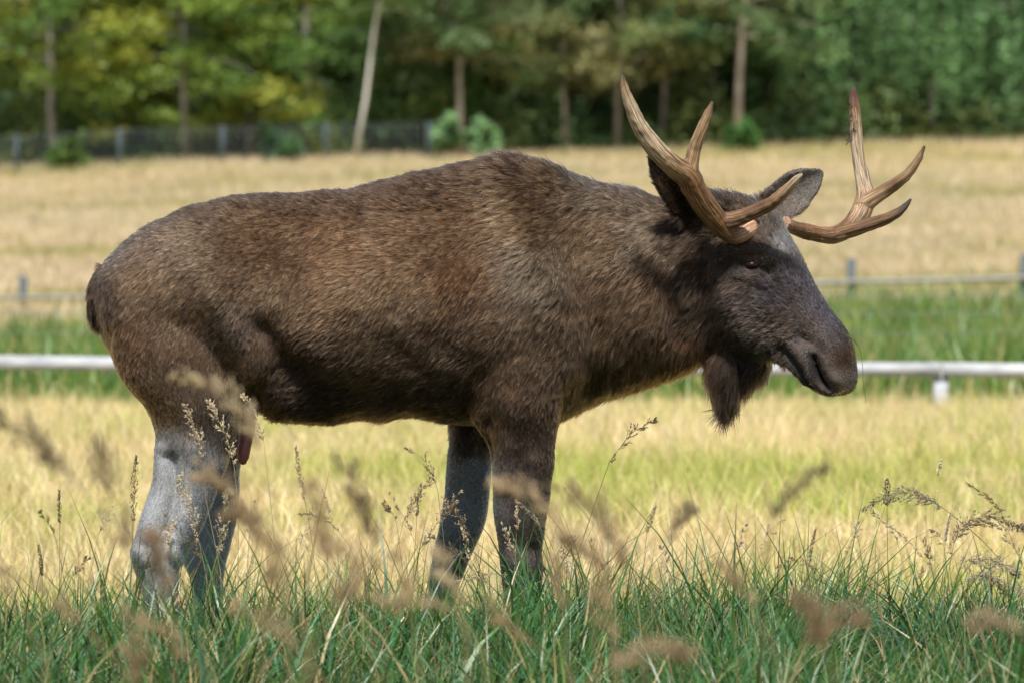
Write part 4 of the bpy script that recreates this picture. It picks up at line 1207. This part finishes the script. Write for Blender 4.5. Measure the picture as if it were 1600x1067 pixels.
def build_stalks():
    A = 'sharp seeding grass stalks beside the moose'
    s = stalk
    s([(345, 900), (322, 780)], [(318, 720), (312, 690), (300, 655), (290, 632)], -0.75, 'pale straw seed head leftmost of those before the hind leg', A, col=PALE_S, width=9, seeds=150)
    s([(372, 900), (372, 800)], [(366, 730), (356, 690), (340, 655), (324, 625)], -0.8, 'pale straw seed head in the middle of those before the hind leg', A, col=PALE_S, width=9, seeds=170)
    s([(432, 880), (420, 760)], [(412, 690), (404, 660), (392, 635), (380, 618)], -0.7, 'pale straw seed head between the belly and the hind leg', A, col=PALE_S, width=7, seeds=120)
    s([(330, 960), (322, 900)], [(312, 850), (300, 810), (288, 775), (282, 745)], -0.9, 'ragged pale seed head low on the hind leg near its painted sunlit patch', A, col=PALE_S, width=12, seeds=150)
    s([(345, 960), (345, 900)], [(340, 870), (345, 830), (352, 790), (362, 765)], -0.85, 'ragged pale seed head low on the hind leg at its front edge', A, col=PALE_S, width=11, seeds=140)
    s([(200, 1000), (206, 880)], [(208, 815), (209, 780), (211, 745), (214, 712)], -0.9, 'dark upright spike of seeds behind the hind leg', A, 'spike', DARK_S, 11, 110)
    s([(497, 960), (488, 850)], [(476, 780), (470, 750), (465, 725), (462, 698)], -0.6, 'slim upright greyish seed spike below the belly', A, 'spike', MID_S, 9, 90)
    s([(545, 960), (560, 895)], [(545, 850), (520, 820), (500, 806), (470, 801)], -0.7, 'small nodding seed head bending towards the hind leg', A, col=MID_S, width=5, seeds=70)
    s([(690, 960), (694, 860), (688, 800)], [(684, 765), (675, 740), (660, 716), (636, 699)], -0.6, 'brown seed head curling over just left of the far foreleg', A, col=MID_S, width=8, seeds=110)
    s([(602, 1000), (612, 900)], [(630, 815), (644, 790), (658, 768), (672, 748)], -0.65, 'brown feathery seed head leaning to the far foreleg', A, col=MID_S, width=9, seeds=130)
    s([(610, 1000), (630, 920)], [(655, 860), (680, 820), (700, 792), (718, 768)], -0.7, 'straw seed head crossing in front of the far foreleg', A, col=(0.46, .36, .22), width=10, seeds=150)
    s([(880, 980), (900, 880), (925, 800)], [(952, 722), (972, 695), (990, 675), (1024, 657)], -0.7, 'tall dark seed head standing clear right of the near foreleg', A, col=DARK_S, width=9, seeds=130, r=0.002)
    s([(820, 960), (812, 910)], [(806, 872), (798, 850), (790, 832), (782, 815)], -0.8, 'short pale seed head low across the near foreleg', A, col=PALE_S, width=7, seeds=80)
    s([(1390, 980), (1387, 870)], [(1386, 790), (1386, 775), (1385, 762), (1385, 748)], -0.6, 'tiny dark upright seed head poking above the tip of the long arching stalk', A, 'spike', DARK_S, 12, 70)
    s([(1640, 1000), (1600, 925), (1550, 860), (1510, 822)], [(1472, 792), (1440, 776), (1400, 772), (1345, 798)], -0.7, 'long arching seed stalk bending left over the right tussock', A, 'nodding', GREY_S, 12, 300, 0.002)
    s([(1478, 980), (1482, 900)], [(1490, 850), (1508, 818), (1548, 806), (1605, 826)], -0.75, 'dark arching seed head bending right over the right tussock', A, 'nodding', (0.20, .155, .11), 15, 380)
    s([(1470, 990), (1476, 930)], [(1490, 885), (1520, 872), (1555, 876), (1590, 895)], -0.9, 'pale drooping seed plume above the right tussock', A, 'nodding', (0.40, .34, .24), 15, 300)
    s([(1480, 1000), (1490, 950)], [(1505, 910), (1530, 900), (1565, 905), (1600, 925)], -1.0, 'lower pale drooping seed plume at the right edge', A, 'nodding', (0.40, .34, .24), 15, 300)
    s([(1300, 980), (1292, 920)], [(1282, 895), (1262, 880), (1240, 876), (1215, 884)], -0.7, 'small brown nodding seed head left of the right tussock', A, 'nodding', MID_S, 6, 80)
    s([(1430, 985), (1420, 920)], [(1402, 845), (1392, 825), (1372, 808), (1360, 790)], -0.8, 'thin open seed head left of the long arching stalk', A, col=PALE_S, width=6, seeds=60)
    s([(60, 980), (66, 930)], [(66, 900), (65, 885), (64, 870), (62, 852)], -0.9, 'thin dark seed spike near the left edge', A, 'spike', DARK_S, 6, 60)
    s([(120, 990), (118, 930)], [(116, 905), (120, 893), (128, 882), (132, 874)], -0.9, 'tiny dark seed head low at the left', A, col=DARK_S, width=8, seeds=60)
    s([(760, 980), (740, 920)], [(712, 908), (740, 898), (775, 900), (800, 912)], -1.0, 'pale fluffy seed head low between the forelegs', A, 'nodding', PALE_S, 9, 110)
    B = 'blurred seeding grass stalks close to the camera'
    b = lambda *a, **k: stalk(*a, **k)
    b([(200, 980), (160, 820)], [(118, 750), (80, 715), (40, 685), (-10, 648)], -11.6, 'blurred dark seed head entering at the left edge', B, col=(0.16, .12, .085), width=16, seeds=260)
    b([(235, 1020), (215, 920)], [(200, 860), (180, 800), (162, 745), (148, 690)], -12.0, 'blurred brown seed head behind the rump in the open', B, col=(0.24, .18, .12), width=17, seeds=260)
    b([(450, 990), (430, 800)], [(404, 700), (380, 650), (340, 605), (272, 584)], -11.0, 'blurred pale seed head arching across the thigh', B, col=(0.44, .36, .26), width=14, seeds=300)
    b([(480, 1010), (450, 900)], [(410, 820), (375, 775), (340, 750), (296, 738)], -11.2, 'blurred tan seed head across the hock of the hind leg', B, col=(0.38, .29, .2), width=14, seeds=260)
    b([(600, 1000), (592, 910)], [(586, 860), (576, 810), (556, 765), (532, 715)], -11.4, 'blurred dark seed head hanging below the belly', B, col=(0.16, .12, .085), width=14, seeds=240)
    b([(540, 1010), (530, 930)], [(518, 880), (500, 830), (492, 790), (480, 760)], -12.2, 'blurred tan seed head left of the dark one below the belly', B, col=(0.30, .22, .14), width=16, seeds=220)
    b([(470, 1020), (440, 940)], [(425, 880), (410, 840), (395, 815), (370, 800)], -12.4, 'blurred brown seed head low in front of the hind leg', B, col=(0.26, .19, .125), width=18, seeds=220)
    b([(930, 1020), (920, 940)], [(900, 870), (870, 820), (830, 780), (764, 754)], -11.3, 'blurred pale seed head arching across the near foreleg', B, col=(0.42, .33, .23), width=14, seeds=280)
    b([(1010, 1030), (995, 960)], [(978, 890), (955, 830), (925, 795), (868, 758)], -11.8, 'blurred brown seed head right of the near foreleg', B, col=(0.26, .19, .13), width=16, seeds=280)
    b([(960, 1030), (950, 980)], [(940, 930), (930, 880), (905, 850), (880, 838)], -12.4, 'blurred tan seed head low right of the near foreleg', B, col=(0.32, .24, .16), width=17, seeds=220)
    b([(1190, 1000), (1195, 880)], [(1205, 810), (1225, 780), (1252, 755), (1292, 732)], -11.0, 'blurred dark seed head standing alone in the paddock', B, col=(0.15, .12, .09), width=11, seeds=200)
    b([(1010, 1010), (1030, 900)], [(1042, 845), (1052, 825), (1064, 810), (1082, 793)], -10.4, 'small blurred dark seed head in the paddock', B, col=(0.15, .115, .085), width=10, seeds=130)
    b([(760, 1050), (740, 1000)], [(710, 950), (670, 940), (620, 945), (560, 930)], -12.2, 'blurred pale seed head low below the far foreleg', B, col=(0.44, .36, .26), width=10, seeds=180)
    b([(730, 1020), (720, 960)], [(712, 925), (700, 905), (690, 885), (680, 860)], -11.6, 'blurred pale tuft on the far foreleg', B, col=(0.46, .38, .28), width=13, seeds=160)
    b([(900, 1110), (910, 1075)], [(950, 1040), (990, 1025), (1035, 1018), (1085, 1028)], -12.4, 'large blurred tan seed head at the bottom middle', B, col=(0.36, .28, .2), width=14, seeds=220)
    b([(1230, 1110), (1240, 1050)], [(1255, 1010), (1280, 985), (1310, 970), (1345, 962)], -12.2, 'large blurred brown seed head at the bottom right', B, col=(0.28, .205, .145), width=17, seeds=240)
    b([(1300, 1110), (1300, 1060)], [(1290, 1020), (1280, 980), (1268, 955), (1240, 935)], -12.5, 'blurred brown seed head behind the large one at the bottom right', B, col=(0.28, .205, .145), width=15, seeds=200)
    b([(1660, 1040), (1630, 1000)], [(1600, 985), (1575, 975), (1550, 972), (1520, 978)], -11.6, 'blurred tan seed head touching the right edge', B, col=(0.36, .28, .2), width=11, seeds=170)
    b([(222, 1150), (218, 1100)], [(214, 1067), (212, 1040), (214, 1010), (222, 975)], -12.2, 'blurred tan seed head at the bottom left', B, col=(0.36, .28, .2), width=12, seeds=180)
    b([(275, 1060), (265, 980)], [(258, 930), (250, 890), (244, 862), (236, 838)], -12.3, 'blurred brown seed head over the far hind leg', B, col=(0.28, .2, .14), width=17, seeds=220)
    zones = [(225, 'left of the hind legs'), (370, 'in front of the hind legs'), (520, 'just right of the hind legs'), (670, 'left of the far foreleg'), (770, 'in front of the far foreleg'), (870, 'in front of the near foreleg'),
             (1000, 'just right of the near foreleg'), (1120, 'below the bell of the moose'), (1260, 'below the jaw of the moose'), (1400, 'below the far antler'), (9999, 'about the right tussock')]
    nth = ['first', 'second', 'third', 'fourth', 'fifth', 'sixth', 'seventh', 'eighth', 'ninth', 'tenth', 'eleventh', 'twelfth', 'thirteenth', 'fourteenth', 'fifteenth', 'sixteenth', 'seventeenth']
    seen = {}
    for k, px in enumerate(np.sort(rng.uniform(-10, 1610, 44))):
        top = rng.normal(800, 45) + (40 if px > 900 else 0); lean = rng.normal(0, 28)
        if 880 < px < 1250: top += 30
        c = [DARK_S, MID_S, PALE_S, GREY_S][rng.integers(0, 4)]
        hl = rng.uniform(35, 75)
        z = next(n_ for lim, n_ in zones if px < lim)
        seen[z] = seen.get(z, 0) + 1
        s([(px - lean * 1.2, top + 190), (px - lean * 0.6, top + 120)], [(px, top + hl), (px + lean * 0.25, top + hl * 0.66), (px + lean * 0.6, top + hl * 0.33), (px + lean * 1.0, top)],
          float(rng.uniform(-1.6, -0.3)), nth[seen[z] - 1] + ' thin dry seed stalk from the left, ' + z, 'thin dry stalks scattered through the meadow grass', ['panicle', 'spike', 'nodding'][k % 3], c, float(rng.uniform(4, 8)), 55, 0.0013)
    seen = {}
    for px in [20, 120, 300, 420, 470, 520, 560, 640, 840, 880, 960, 1180]:
        top = rng.uniform(830, 960); lean = rng.normal(-30, 45)
        z = next(n_ for lim, n_ in zones if px < lim)
        seen[z] = seen.get(z, 0) + 1
        s([(px - lean, top + 210), (px - lean * 0.5, top + 130)], [(px, top + 80), (px + lean * 0.3, top + 50), (px + lean * 0.7, top + 20), (px + lean * 1.2, top)],
          float(rng.uniform(-12.4, -11)), nth[seen[z] - 1] + ' soft blurred tan seed head from the left, low ' + z, 'blurred tan seed heads low in front of the grass', 'panicle', (0.34, .26, .17), float(rng.uniform(9, 15)), 120)
    # the blade caught on the moose's nose
    mb = MB()
    P = catmull(U([1315, 1326, 1336, 1344, 1348, 1349, 1353], [520, 526, 534, 548, 575, 600, 629], np.array([-0.30, -0.31, -0.30, -0.29, -0.29, -0.29, -0.29])), 5)
    mb.tube(P, np.linspace(0.0014, 0.0008, len(P)), 5, c=(0.06, 0.12, 0.03))
    link('hanging_grass', mb.mesh('hanging_grass', True), M_STALK, label='single green blade hanging from the nose of the moose', category='grass blade')


build_moose()
field_grass()
near_grass()
build_fences()
build_trees()
build_stalks()
